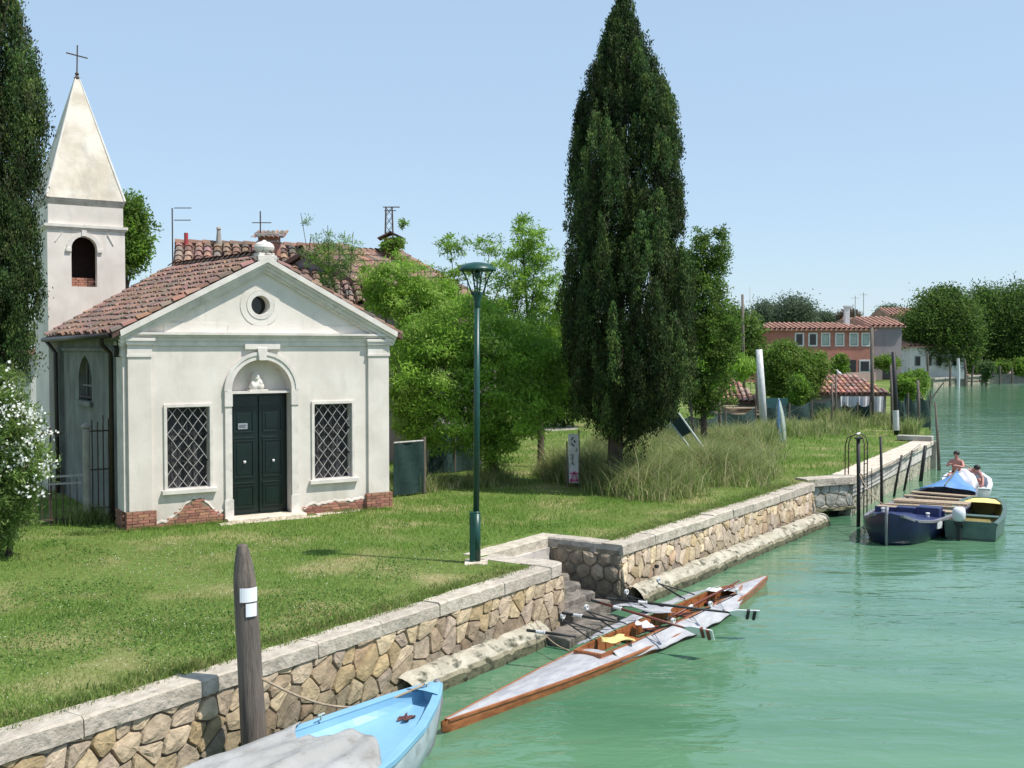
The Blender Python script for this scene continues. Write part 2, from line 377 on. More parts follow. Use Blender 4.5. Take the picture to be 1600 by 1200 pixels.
def lawn():
    pts = []
    for y0, y1, den in ((6, 12, 1500), (12, 16, 1500), (16, 20, 1050), (20, 26, 650), (26, 36, 300), (36, 60, 110)):
        x0 = -.54*y1; x1 = min(.34*y1+2, 18); n = int((x1-x0)*(y1-y0)*den)
        pts.append(np.c_[rng.uniform(x0, x1, n), rng.uniform(y0, y1, n)])
    P = np.concatenate(pts); P = P[np.abs(P[:, 0]) < .54*P[:, 1]+.5]
    P = P[land_mask(P[:, 0], P[:, 1])]
    x, y = P[:, 0], P[:, 1]
    a = vnoise(x, y, .45); b = vnoise(x+40, y-9, 1.7); c = vnoise(x, y, 5.)
    lush = np.clip((a*.6+b*.35+c*.2)*.5+.5, 0, 1)
    for px_, py_, s_, k_ in ((120, 880, 1.3, .5), (40, 930, .9, .5), (250, 905, .8, .4), (520, 880, .7, .3), (90, 1000, .6, .3), (690, 900, .7, .3), (740, 735, 1.2, .4), (1290, 672, 2.0, .6), (1150, 800, .6, .4)):
        g_ = atZ(px_, py_); lush = lush-k_*np.exp(-((x-g_.x)**2+((y-g_.y)*.8)**2)/s_**2)
    lush = np.clip(lush, 0, 1)
    weed = np.clip((b+.3)*1.2, 0, 1)*np.exp(-((x+4.0)**2/9+(y-13.5)**2/7))
    keep = rng.uniform(0, 1, len(P)) < .35+.65*lush; P = P[keep]; x, y, lush, weed = x[keep], y[keep], lush[keep], weed[keep]
    n = len(P); sc_ = np.clip(y/15, .9, 2.6)**.8
    h = (.025+.045*lush+.05*weed)*rng.uniform(.5, 1.35, n)*sc_; w = .009*rng.uniform(.7, 1.5, n)*sc_
    g1 = np.array([.155, .285, .045]); g2 = np.array([.245, .37, .08]); dry = np.array([.42, .37, .16]); dk = np.array([.08, .17, .03])
    r = rng.uniform(0, 1, n)[:, None]; col = g1*(1-r)+g2*r
    d = np.clip((.50-lush)*2.2+rng.normal(0, .13, n), 0, .9)[:, None]; col = col*(1-d)+dry*d
    wv = (weed*rng.uniform(0, 1, n))[:, None]; col = col*(1-wv)+dk*wv
    col *= rng.uniform(.8, 1.2, n)[:, None]
    v, f, cc = blades(P, h, w, .8, col)
    o = np_mesh('lawn_grass', v, f, M['grass'], fcol=cc); props(o, 'short green lawn grass with dry patches between the chapel and the canal wall', 'grass', kind='stuff')
    # broad leaved weeds
    q = np.c_[rng.uniform(-8.5, 4, 90000), rng.uniform(9, 22, 90000)]; q = q[land_mask(q[:, 0], q[:, 1], .45)]
    wk = vnoise(q[:, 0]+7, q[:, 1], 1.1)*.5+vnoise(q[:, 0], q[:, 1]-3, 4.)*.35+1.1*np.exp(-((q[:, 0]+3.6)**2/8+(q[:, 1]-14.0)**2/5)); q = q[wk > .42]
    k = len(q); z = rng.uniform(.015, .085, k); v, f = leaf_quads(np.c_[q, z], .034, .62, .5, 1.); cl = np.array([(.14, .27, .05), (.20, .33, .07), (.09, .19, .04), (.26, .36, .12)])[rng.integers(0, 4, k)]
    o = np_mesh('lawn_weeds', v, f, M['grass'], fcol=cl*rng.uniform(.7, 1.2, k)[:, None]); props(o, 'low broad leaved weeds and clover matted in the lawn', 'weeds', kind='stuff')
    # clover heads
    q = np.c_[rng.uniform(-7, 4, 2600), rng.uniform(9.5, 20, 2600)]; q = q[land_mask(q[:, 0], q[:, 1], .5)]
    q = q[vnoise(q[:, 0], q[:, 1], 1.3) > -.2]
    k = len(q); s = rng.uniform(.004, .009, k); z = rng.uniform(.04, .10, k)
    o4 = np.array([[1, 0, 0], [-.5, .87, 0], [-.5, -.87, 0], [0, 0, 1.]])
    v = np.c_[q, z][:, None, :]+o4[None]*s[:, None, None]
    f = (np.array([[0, 1, 3], [1, 2, 3], [2, 0, 3]])[None]+np.arange(k)[:, None, None]*4).reshape(-1, 3)
    o = np_mesh('clover_flowers', v.reshape(-1, 3), f, M['petal']); props(o, 'tiny white flower heads scattered through the lawn', 'flowers', kind='stuff')
lawn()

def tall_grass(name, label, region, n, h0, h1, cols, seed=1, w=.012, lean=.5, mg=.35):
    P = []
    for (cx, cy, rx, ry, k) in region:
        m = int(n*k); q = rng.normal(0, .50, (m, 2)); q = q[np.hypot(q[:, 0], q[:, 1]) < 1.5]; r = np.hypot(q[:, 0], q[:, 1])
        P.append(np.c_[cx+rx*q[:, 0], cy+ry*q[:, 1], np.exp(-r*r*.55)])
    P = np.concatenate(P)
    # tufts
    Hs = P[:, 2]; P = P[:, :2]; ti0 = rng.integers(0, len(P), len(P)//35); T = P[ti0]; idx = rng.integers(0, len(T), len(P))
    mixk = (rng.uniform(0, 1, len(P)) < .65)[:, None]
    P = np.where(mixk, T[idx]+rng.normal(0, .09, P.shape), P)
    ok = land_mask(P[:, 0], P[:, 1], mg); P = P[ok]; idx = idx[ok]
    n = len(P); big = Hs[ti0][idx]*np.clip(.78+.30*vnoise(P[:, 0]*1.0, P[:, 1]*1.0, .9), .35, 1.25); tuft_h = rng.uniform(.5, 1.15, len(T))[idx]*big; h = rng.uniform(h0, h1, n)*tuft_h
    C = np.array(cols); ti = rng.integers(0, len(C), len(T))[idx]; ri = rng.integers(0, len(C), n)
    col = (.78*C[ti]+.22*C[ri])*rng.uniform(.6, 1.15, len(T))[idx][:, None]; col *= rng.uniform(.75, 1.2, n)[:, None]
    # two-segment bent blades
    a = rng.uniform(0, 6.28, n); t = rng.uniform(0, 6.28, n); dx = np.cos(a)*w/2; dy = np.sin(a)*w/2
    l1 = h*lean*.22*rng.uniform(.2, 1, n); l2 = h*lean*rng.uniform(.2, 1, n)
    v = np.zeros((n, 5, 3))
    v[:, 0] = np.c_[P[:, 0]-dx, P[:, 1]-dy, 0*h]; v[:, 1] = np.c_[P[:, 0]+dx, P[:, 1]+dy, 0*h]
    mx = P[:, 0]+np.cos(t)*l1; my = P[:, 1]+np.sin(t)*l1
    v[:, 2] = np.c_[mx+dx*.8, my+dy*.8, h*.6]; v[:, 3] = np.c_[mx-dx*.8, my-dy*.8, h*.6]
    v[:, 4] = np.c_[P[:, 0]+np.cos(t)*l2, P[:, 1]+np.sin(t)*l2, h]
    b = np.arange(n)[:, None]*5
    f = np.concatenate([b+np.array([[0, 1, 2]]), b+np.array([[0, 2, 3]]), b+np.array([[3, 2, 4]])])
    o = np_mesh(name, v.reshape(-1, 3), f, M['grass'], fcol=np.concatenate([col]*3)); props(o, label, 'tall grass', kind='stuff')
STRAW = [(.62, .57, .32), (.50, .52, .24), (.32, .39, .14), (.23, .34, .09), (.60, .55, .32), (.30, .38, .13), (.42, .40, .20)]
GREENS = [(.17, .28, .05), (.22, .33, .08), (.30, .37, .12), (.14, .23, .06)]
reg = []
for px, py, rx, ry, k in ((925, 752, .9, 1.3, .5), (1010, 768, 1.1, 1.4, 1.2), (1080, 745, 1.3, 1.9, 1.2), (1120, 742, 1.3, 2.2, 1.3), (1060, 715, 2.2, 3, 1.2),
                          (1120, 712, 1.7, 3.0, 1.2), (1150, 692, 1.5, 2.6, .5), (890, 745, .8, 1.1, .5), (1000, 700, 1.7, 2.4, .8)):
    g = atZ(px, py); reg.append((g.x, g.y, rx, ry, k))
tall_grass('tall_dry_grass', 'tall straw and green grasses massed around the big cypress and along the wall', reg, 10500, .5, 1.4, STRAW+GREENS[:2], w=.018, lean=1.2)
reg = [(*atZ(px, py).xy, rx, ry, k) for px, py, rx, ry, k in ((1245, 672, 2.2, 3., .8), (1290, 664, 2.6, 2.4, .9), (1330, 660, 2.4, 2, .6), (1400, 664, 1.4, 2.2, .4), (1215, 676, 1.5, 3, .6), (1440, 680, .7, 2.5, .5))]
tall_grass('rough_grass_by_net', 'rough green weeds growing along the net fence and the sheds', reg, 5600, .35, 1.1, GREENS+STRAW[:3], w=.022, lean=1.1)
reg = [(*atZ(px, py).xy, rx, ry, k) for px, py, rx, ry, k in ((700, 760, 1.4, .5, 1), (765, 757, .8, .6, .8), (650, 768, .6, .4, .4), (140, 818, .9, .3, .35))]
tall_grass('weeds_by_screen', 'tuft of pale weeds at the foot of the dark green screen behind the chapel', reg, 3200, .3, .75, STRAW+GREENS, w=.012, lean=1.1)
g = atZ(230, 822)
reg = [(*Cw(u, -.12).xy, .5, .10, 1) for u in (-.9, -.4, .3, .9, 1.5, 4.6, 5.3)]
tall_grass('grass_at_wall_foot', 'longer grass fringe along the foot of the chapel facade', reg, 500, .05, .16, GREENS, w=.010)
reg = [(*W(s, -.45).xy, .35, .22, 1) for s in np.arange(-12, -.6, .45)]+[(*W(s, -.45).xy, .35, .22, 1) for s in np.arange(2.6, 12.6, .45)]
tall_grass('grass_along_coping', 'grass fringe growing against the back of the canal wall coping', reg, 330, .05, .17, GREENS+[(.40, .38, .16)], w=.010, lean=1.3, mg=.20)
# ================================================================ masonry
def clip_cell(seed, others, box):
    poly = [Vector((box[0], box[2])), Vector((box[1], box[2])), Vector((box[1], box[3])), Vector((box[0], box[3]))]
    for o in others:
        mid = (seed+o)/2; nrm = o-seed; out = []
        for i in range(len(poly)):
            a = poly[i]; b = poly[(i+1) % len(poly)]; da = (a-mid).dot(nrm); db = (b-mid).dot(nrm)
            if da <= 0: out.append(a)
            if da*db < 0: out.append(a+(b-a)*(da/(da-db)))
        poly = out
        if len(poly) < 3: return None
    return poly
HONEY = [(.54, .43, .30), (.58, .46, .30), (.50, .40, .29), (.51, .40, .27), (.40, .30, .20), (.60, .47, .29), (.47, .35, .195), (.42, .33, .25), (.53, .42, .30), (.46, .32, .20)]
def stones(mb, L, z0, z1, place, cw=.24, ch=.20, shear=.35, jit=.34, pal=HONEY, gap=.014, relief=.05, wet=True, taper=None):
    H = z1-z0; nx = max(1, round(L/cw)); nz = max(1, round(H/ch)); cw = L/nx; ch = H/nz; S = []
    asp = cw/ch
    for j in range(-1, nz+1):
        for i in range(-2, nx+2):
            x = (i+.5+(.5 if j % 2 else 0)+rng.uniform(-jit, jit))*cw; z = z0+(j+.5+rng.uniform(-jit, jit))*ch
            S.append(Vector((x, z)))
    # metric: sheared so the stones lean
    def tf(p): return Vector((p.x-shear*p.y, p.y*1.0))
    def inv(p): return Vector((p.x+shear*p.y, p.y))
    T = [tf(p) for p in S]; arr = np.array([(t.x, t.y) for t in T])
    for k, t in enumerate(T):
        s = S[k]
        if s.x < -cw or s.x > L+cw: continue
        d = np.hypot(arr[:, 0]-t.x, arr[:, 1]-t.y); nb = [T[q] for q in np.argsort(d)[1:15]]
        c = clip_cell(t, nb, (t.x-3*cw, t.x+3*cw, t.y-3*ch, t.y+3*ch))
        if not c: continue
        c = [inv(p) for p in c]
        # clip to patch
        for axis, lim, sg in ((0, 0, -1), (0, L, 1), (1, z0, -1), (1, z1, 1)):
            out = []
            for i in range(len(c)):
                a = c[i]; b = c[(i+1) % len(c)]; da = sg*(a[axis]-lim); db = sg*(b[axis]-lim)
                if da <= 0: out.append(a)
                if da*db < 0: out.append(a+(b-a)*(da/(da-db)))
            c = out
            if len(c) < 3: break
        if len(c) < 3: continue
        ce = sum(c, Vector((0, 0)))/len(c)
        size = max((p-ce).length for p in c)
        if size < .035: continue
        q = []
        for i in range(len(c)):      # rounded corners
            a = c[i]; b = c[(i+1) % len(c)]; q += [a*.87+b*.13, a*.13+b*.87]
        g = gap*rng.uniform(.6, 1.5)
        def sh(p, m):
            v = p-ce; l = v.length
            return ce+v*max(.1, (l-m)/max(l, 1e-4))
        r = relief*rng.uniform(.3, 1.5); tx, tz = rng.uniform(-.10, .10, 2)
        r0 = [sh(p, g) for p in q]; r1 = [sh(p, g+.010) for p in q]; r2 = [sh(p, g+.035+size*.18) for p in q]
        col = np.array(pal[rng.integers(0, len(pal))])*rng.uniform(.80, 1.15)
        if wet:
            t_ = np.clip((-.50-ce.y+.10*math.sin(ce.x*1.7))/.28, 0, 1); col = col*(1-.55*t_)+np.array((.10, .085, .06))*.35*t_
        mb.cur = tuple(col); n = len(q)
        vs = [place(p.x, p.y, -.02) for p in r0]+[place(p.x, p.y, r*.65+rng.uniform(-.004, .004)) for p in r1]
        vs += [place(p.x, p.y, r+(p.x-ce.x)*tx+(p.y-ce.y)*tz+rng.uniform(-.006, .006)) for p in r2]+[place(ce.x, ce.y, r+.008)]
        fs = [(i, (i+1) % n, n+(i+1) % n, n+i) for i in range(n)]+[(n+i, n+(i+1) % n, 2*n+(i+1) % n, 2*n+i) for i in range(n)]
        fs += [(2*n+i, 2*n+(i+1) % n, 3*n) for i in range(n)]
        mb.add(vs, fs)
    mb.cur = None
def slab(mb, x0, x1, y0, y1, z0, z1, col, j=.012, seg=None):
    """rough stone slab, irregular edges"""
    n = seg or max(2, int((x1-x0)/.16)); mb.cur = col; pr = []
    for i in range(n+1):
        x = x0+(x1-x0)*i/n; e = rng.uniform(-j, j, 8)
        sh_ = .018 if 0 < i < n else .028
        pr.append([(x, y0+e[0], z0), (x, y0+e[1]*.7, z1-sh_+e[2]*.4), (x, y0+sh_+abs(e[3]), z1+e[4]*.3), (x, y1-.02+e[5]*2, z1+e[6]*.3), (x, y1+e[5]*2, z1-.03), (x, y1+e[5], z0)])
    vs = [p for r in pr for p in r]; fs = []
    for i in range(n):
        for k in range(6): fs.append((i*6+k, (i+1)*6+k, (i+1)*6+(k+1) % 6, i*6+(k+1) % 6))
    fs += [tuple(range(6)), tuple(n*6+5-k for k in range(6))]
    mb.add(vs, fs); mb.cur = None
def coping_run(root, x0, x1, y0, y1, zt, th=.19, col=(1, 1, 1)):
    x = x0
    while x < x1-.05:
        l = min(rng.uniform(1.0, 1.9), x1-x)
        if x1-(x+l) < .5: l = x1-x
        m = MB(); k = rng.uniform(.85, 1.1); dz = rng.uniform(-.012, .012)
        slab(m, x+.007, x+l-.007, y0+rng.uniform(-.012, .012), y1+rng.uniform(-.03, .03), zt-th, zt+dz, (col[0]*k, col[1]*k, col[2]*k*.98))
        m.build('coping_slab', M['stone'], root); x += l
def berm(mb, x0, x1, y_in, wid, ztop, zbot, seed=0):
    n = int((x1-x0)/.09); K = 9; vs = []
    for i in range(n+1):
        x = x0+(x1-x0)*i/n; ww = wid*(1+.03*math.sin(x*2.3+seed)+.03*math.sin(x*7.1))
        joint = .035 if abs((x*1.0+seed) % 1.1) < .09 else 0
        for k in range(K+1):
            t = k/K; a = t*math.pi/2*1.05
            y = y_in-ww*math.sin(a)**.8; z = zbot+(ztop-zbot)*math.cos(a*.95)**.6+.008*math.sin(x*5+k)+rng.uniform(-.005, .005)-joint
            vs.append((x, y, z))
    for k in range(K):
        g = (1, 1, 1) if k < 5 else ((.62, .60, .52) if k == 5 else (.22, .24, .17))
        mb.cur = g; q = [vs[i*(K+1)+k+e] for i in range(n+1) for e in (0, 1)]
        mb.add(q, [(2*i, 2*i+1, 2*i+3, 2*i+2) for i in range(n)])
    mb.cur = None

# near wall -----------------------------------------------------
wall = thing('canal_wall', 'near honey stone canal wall with pale coping slabs, running from the mooring post to the steps', 'wall', W0, WA)
def face_y(z): return .03+(.17+z)*(-.0)-(-z-.17)*.13     # batter, outward is -y
mb = MB(); mb.add([(-34, face_y(-.17)+.03, -.10), (0, face_y(-.17)+.03, -.10), (0, face_y(-1.3)+.03, -1.4), (-34, face_y(-1.3)+.03, -1.4),
                   (-34, .3, -.10), (0, .3, -.10)], [(0, 3, 2, 1), (0, 1, 5, 4)])
mb.box((-.05, .80, -.75), (.2, 1.6, 1.16)); mb.build('mortar_backing', M['mortar'], wall)
mb = MB()
stones(mb, 14.6, -1.35, -.165, lambda x, z, d: (x-14.6, face_y(z)-d, z), cw=.30, ch=.25, shear=.5, jit=.42, gap=.009, relief=.032)
mb.build('stone_face', M['rubble'], wall)
mb = MB(); stones(mb, 1.5, -1.2, -.16, lambda x, z, d: (.05+d, .02+x, z), cw=.26, ch=.22, shear=0); mb.build('stone_face', M['rubble'], wall)
coping_run(wall, -16.0, -.42, -.02, .36, .02)
# rounded end slab
mb = MB(); mb.cur = (1, 1, 1); poly = [(-.41, -.02), (-.16, -.02)]+[(-.16+.26*math.sin(a), .24-.26*math.cos(a)) for a in np.linspace(.2, 1.5, 7)]+[(.10, .62), (-.41, .60), (-.41, .36)]
mb.prismz(poly, -.17, .03); mb.build('coping_slab', M['stone'], wall, bevel=.015)
mb = MB(); slab(mb, -.40, .09, .64, 1.5, -.17, .01, (1, 1, 1)); mb.build('coping_slab', M['stone'], wall)
mb = MB(); berm(mb, -4.4, -.95, -.05, .36, -.74, -1.30); mb.build('footing_ledge', M['ledge'], wall, smooth=True)
# far wall ------------------------------------------------------
wall2 = thing('canal_wall', 'sunlit honey stone canal wall running from the steps to the masonry pier', 'wall', W(2.05, 0), WA)
def face_y2(z): return .03-(-z-.17)*.18
mb = MB(); mb.add([(0, .06, -.10), (10.9, .06, -.10), (10.9, face_y2(-1.3)+.03, -1.4), (0, face_y2(-1.3)+.03, -1.4), (0, 1.6, -.10), (0, 1.6, -1.4)], [(0, 3, 2, 1), (0, 4, 5, 3)])
mb.build('mortar_backing', M['mortar'], wall2)
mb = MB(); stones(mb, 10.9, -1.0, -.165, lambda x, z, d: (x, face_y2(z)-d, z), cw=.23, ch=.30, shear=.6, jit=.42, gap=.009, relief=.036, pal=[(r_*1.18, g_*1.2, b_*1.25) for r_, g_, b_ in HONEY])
mb.build('stone_face', M['rubble'], wall2)
mb = MB(); stones(mb, 1.6, -1.2, -.16, lambda x, z, d: (-d, x, z), cw=.34, ch=.25, shear=0, jit=.2, pal=[(.42, .33, .24), (.36, .28, .2), (.48, .38, .27)])
mb.build('stone_face', M['rubble'], wall2)
coping_run(wall2, .0, 10.9, -.03, .38, .02)
mb = MB(); slab(mb, .0, 1.15, -.02, .36, -.17, .02, (.9, .9, .9)); o = mb.build('coping_slab', M['stone'], wall2); o.rotation_euler = (0, 0, R(90)); o.location = (.36, .41, 0)
mb = MB(); slab(mb, -2.3, .36, 1.56, 1.92, -.17, .015, (1.05, 1.05, 1.0)); mb.build('coping_slab', M['stone'], wall2)
mb = MB(); berm(mb, .05, 10.9, -.12, .34, -.74, -1.30, 2); mb.build('footing_ledge', M['ledge'], wall2, smooth=True)
mb = MB(); mb.tube([(1.15, -.19, -.55), (1.15, -.12, -.55)], .035, 10); mb.build('drain_hole', M['dark'], wall2)
# steps ---------------------------------------------------------
st = thing('stone_steps', 'worn grey stone steps going down to the water between the two canal walls', 'steps', W0, WA)
for i, (y0, y1, zt, x1) in enumerate(((1.5, 1.05, -.36, 1.6), (1.1, .70, -.46, 1.45), (.74, .36, -.55, 1.30), (.40, .02, -.64, 1.15), (.06, -.28, -.76, 1.20), (-.24, -.66, -.90, .80))):
    m = MB(); x0 = .06 if y1 > -.1 else -.25-.3*(i-4)
    c_ = x1*rng.uniform(.35, .65); slab(m, x0, c_, y1-.04, y0, -1.5, zt, (1.1, 1.05, 1), .035); slab(m, c_+.015, x1, y1+.04, y0, -1.5, zt-.035, (.85, .82, .78), .035)
    m.build('step', M['step'], st)
m = MB(); slab(m, -1.1, .2, -.75, -.25, -1.5, -.90, (1, 1, 1), .02); m.build('landing_stone', M['step'], st)
mb = MB(); mb.span(.1, 2.0, 1.50, 1.56, -1.2, -.17); mb.build('back_wall', M['quay'], st)
mb = MB(); mb.span(.06, 2.0, -.2, 1.5, -1.6, -1.0); mb.build('void_dark_fill', M['dark'], st)  # black block added to paint the dark of the void beside the steps

# pier + quay ---------------------------------------------------
pv = QA-Vector((8.04, 29.48, 0)); pl = pv.length; pa = math.atan2(pv.y, pv.x)
pier = thing('masonry_pier', 'square stone pier with a heavy flat cap where the canal wall meets the quay', 'pier', (8.04, 29.48, 0), pa)
mb = MB(); mb.span(.03, pl, .05, 1.2, -.78, -.15); mb.build('core', M['mortar'], pier)
mb = MB(); stones(mb, pl-.03, -.78, -.15, lambda x, z, d: (x+.02, .05-d, z), cw=.36, ch=.27, shear=.1, pal=[(.50, .47, .42), (.42, .40, .36), (.56, .53, .47), (.34, .33, .29)], relief=.02, wet=False)
stones(mb, 1.2, -.78, -.15, lambda x, z, d: (pl+d, .05+x, z), cw=.36, ch=.27, shear=.1, pal=[(.50, .47, .42), (.56, .53, .47)], relief=.02, wet=False)
mb.build('stone_face', M['rubble'], pier)
mb = MB(); slab(mb, -.06, pl+.10, -.06, .45, -.15, .06, (.95, .95, .95)); mb.build('cap', M['stone'], pier)
mb = MB(); slab(mb, .05, pl+.02, -.02, .5, -.86, -.78, (.35, .36, .26), .03); mb.build('weed_lip', M['ledge'], pier)
mb = MB(); mb.span(.6, pl-.2, .35, 1.2, -1.5, -.84); mb.build('pier_gap_shade', M['dark'], pier)  # set-back black block paints the shade in the gap under the pier
qv = QB-QA; ql = qv.length; qa = math.atan2(qv.y, qv.x)
quay = thing('quay_wall', 'low pale rendered quay wall with a concrete walk behind the moored boats', 'wall', QA, qa)
mb = MB(); mb.span(0, ql, .05, .9, -.52, -.12); mb.build('render_face', M['quay'], quay)
mb = MB(); mb.span(0, ql, .09, .85, -1.5, -.52); mb.build('wet_base', M['ledge'], quay)
x = 0.
while x < ql-.1:
    l = min(rng.uniform(1.4, 2.4), ql-x); m = MB(); slab(m, x+.006, x+l-.006, -.02, .72, -.12, .03, (1.25, 1.22, 1.18)); m.build('coping_slab', M['stone'], quay); x += l
mb = MB(); mb.span(ql-.35, ql+.1, .0, 1.3, .03, .22); mb.build('end_block', M['concrete'], quay, bevel=.02)
mb = MB(); mb.span(ql-.02, ql+.1, -.12, .18, -1.4, .03); mb.build('end_post', M['concrete'], quay, bevel=.02)

# ================================================================ CHAPEL
from mathutils.geometry import tessellate_polygon
def plate(mb, outer, holes, y0, y1):
    loops = [outer]+holes; pts = [p for l in loops for p in l]; n = len(pts)
    tr = tessellate_polygon([[Vector((x, z, 0)) for x, z in l] for l in loops])
    vs = [(x, y0, z) for x, z in pts]+[(x, y1, z) for x, z in pts]
    fs = [tuple(t) for t in tr]+[tuple(i+n for i in reversed(t)) for t in tr]; b = 0
    for l in loops:
        k = len(l); fs += [(b+i, b+(i+1) % k, b+(i+1) % k+n, b+i+n) for i in range(k)]; b += k
    return mb.add(vs, fs)
def arc(cx, cz, r, a0, a1, n): return [(cx+r*math.cos(a), cz+r*math.sin(a)) for a in np.linspace(a0, a1, n)]
PI = math.pi
ch = thing('chapel', 'small white chapel with pediment, dark green door and two latticed windows', 'chapel', CO, CA)
FW = 5.76; AX = 2.85; DR = .655; DC = 2.775; DZ = 2.72
dooro = [(DC-DR, .0), (DC+DR, .0), (DC+DR, DZ)]+arc(DC, DZ, DR, .12, PI-.12, 15)+[(DC-DR, DZ)]
w1 = (.78, 1.66, .75, 2.42); w2 = (3.95, 4.85, .75, 2.40)
def rect(x0, x1, z0, z1): return [(x0, z0), (x1, z0), (x1, z1), (x0, z1)]
mb = MB(); OC = (2.765, 4.52)
outer = [(0, -.1), (DC-DR, -.1)]+[(DC-DR, .001), (DC-DR, DZ)]+arc(DC, DZ, DR, PI-.12, .12, 15)+[(DC+DR, DZ), (DC+DR, .001), (DC+DR, -.1), (FW, -.1), (FW, 3.85), (AX, 5.38), (0, 3.85)]
plate(mb, outer, [rect(*w1), rect(*w2), arc(*OC, .20, 0, 2*PI-.35, 18)], 0, .38)
mb.build('facade_wall', M['plaster'], ch)
mb = MB(); mb.T = None
# left side wall with a pointed window (plate built in y-z by swapping axes)
def yz(mb): mb.v = [(p[1], p[0], p[2]) for p in mb.v]; return mb
pw = [(3.15, 2.42), (4.55, 2.42), (4.55, 2.95)]+[(4.50, 3.08), (4.33, 3.24), (4.1, 3.37), (3.86, 3.45), (3.6, 3.37), (3.37, 3.24), (3.2, 3.08), (3.15, 2.95)]
plate(mb, [(.38, -.1), (7.0, -.1), (7.0, 3.88), (.38, 3.88)], [pw], .0, .35); yz(mb)
mb.build('side_wall', M['plaster_shaded'], ch, label='stained side wall, grey deepened to show its shade')
mb = MB(); mb.span(FW-.35, FW, .38, 7, -.1, 3.88); mb.build('side_wall', M['plaster'], ch)
mb = MB(); mb.prism([(.35, -.1), (FW-.35, -.1), (FW-.35, 3.85), (AX, 5.3), (.35, 3.85)], 6.7, 7.0); mb.build('rear_wall', M['plaster'], ch)
mb = MB(); mb.span(.36, FW-.36, .39, 6.69, -.02, .02); mb.build('floor', M['step'], ch)
sw = MB(); sw.span(-.01, .22, 3.2, 4.5, 2.5, 2.52); o = sw.build('side_window', M['iron'], ch)
mb = MB(); mb.add([(.2, 3.14, 2.41), (.2, 4.56, 2.41), (.2, 4.56, 3.46), (.2, 3.14, 3.46)], [(0, 1, 2, 3)]); mb.build('pane', M['darkglass'], o)
mb = MB(); [mb.box((.12, y, 2.95), (.03, .035, 1.0)) for y in (3.5, 3.85, 4.2)]; mb.span(.10, .14, 3.15, 4.55, 2.74, 2.78); mb.build('glazing_bar', M['plaster_shaded'], o)
mb = MB(); mb.span(-.07, .1, 3.02, 4.68, 2.31, 2.415); mb.build('sill', M['plaster_shaded'], o)
mb = MB(); mb.span(-.10, .0, 6.3, 6.98, -.1, 3.6); mb.build('side_pilaster', M['plaster_shaded'], ch)
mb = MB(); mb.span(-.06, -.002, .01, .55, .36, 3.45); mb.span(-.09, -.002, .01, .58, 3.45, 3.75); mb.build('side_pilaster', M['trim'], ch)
mb = MB(); mb.span(-.07, -.002, .60, 6.2, 3.55, 3.62); mb.build('side_moulding', M['plaster_shaded'], ch)
# pilasters
for x0, x1 in ((-.0, .50), (5.21, FW)):
    m = MB(); m.span(x0+.02, x1-.02, -.06, -.002, .36, 3.44); p = m.build('pilaster', M['plaster'], ch, bevel=.006)
    m = MB(); m.span(x0+.0, x1-.0, -.085, -.002, 3.44, 3.49); m.span(x0+.01, x1-.01, -.075, -.002, 3.49, 3.69); m.span(x0-.02, x1+.02, -.12, -.002, 3.69, 3.76); m.span(x0-.04, x1+.04, -.15, -.002, 3.76, 3.82)
    m.build('capital', M['trim'], p)
    m = MB()
    for r_ in range(6):
        z = .0+r_*.06; off = (r_ % 2)*.11; xx = x0-.045-off
        while xx < x1+.045:
            a = max(xx, x0-.045); b = min(xx+.215, x1+.045)
            if b-a > .03:
                k = rng.uniform(.7, 1.25); m.cur = (k, k*rng.uniform(.85, 1.1), k*.95); m.box(((a+b)/2, -.05-rng.uniform(0, .012)+ .02, z+.03), (b-a-.008, .14, .052))
            xx += .222
    m.cur = None; m.build('brick_base', M['brick'], p)
    m = MB(); m.span(x0-.04, x1+.04, -.088, -.001, -.05, .357); m.build('mortar', M['mortar'], p)
# side brick base of the left corner
m = MB()
for r_ in range(6):
    for q_ in range(3):
        k = rng.uniform(.7, 1.2); m.cur = (k, k, k); m.box((-.04, .10+q_*.2+(r_ % 2)*.08, .03+r_*.06), (.1, .19, .052))
m.cur = None; m.build('brick_base', M['brick'], ch)
# entablature
mb = MB(); mb.span(.52, 5.19, -.03, -.002, 3.66, 3.76); mb.span(.5, 5.21, -.055, -.002, 3.76, 3.84); mb.span(-.08, FW+.08, -.10, -.002, 3.84, 3.885); mb.span(-.12, FW+.12, -.16, -.002, 3.885, 3.93)
mb.build('cornice', M['trim'], ch)
mb = MB(); mb.span(.75, 2.05, -.016, -.003, 3.935, 4.13); mb.span(2.06, 5.0, -.010, -.003, 3.935, 4.10); mb.build('plinth_band', M['plaster'], ch)
# raking cornices
for sgn, nm in ((-1, 'l'), (1, 'r')):
    m = MB()
    ex = -.16 if sgn < 0 else FW+.12; sl_ = (5.50-3.93)/(AX+.16) if sgn < 0 else (5.50-3.95)/(FW+.12-AX)
    def rk(off0, off1, y0):           # strip measured down from the top line
        if sgn < 0: P = [(ex, 3.93-off0), (AX, 5.50-off0), (AX, 5.50-off1), (ex+off1*.2, 3.93-off1+ .0)]
        else: P = [(AX, 5.50-off0), (ex, 3.95-off0), (ex-off1*.2, 3.95-off1), (AX, 5.50-off1)]
        P = [(x, max(z, 3.932)) if False else (x, z) for x, z in P]
        m.prism(P, y0, -.003)
    rk(-.03, .085, -.24); rk(.085, .15, -.185); rk(.15, .23, -.13); rk(.23, .29, -.07)
    m.build('raking_cornice', M['trim'], ch)
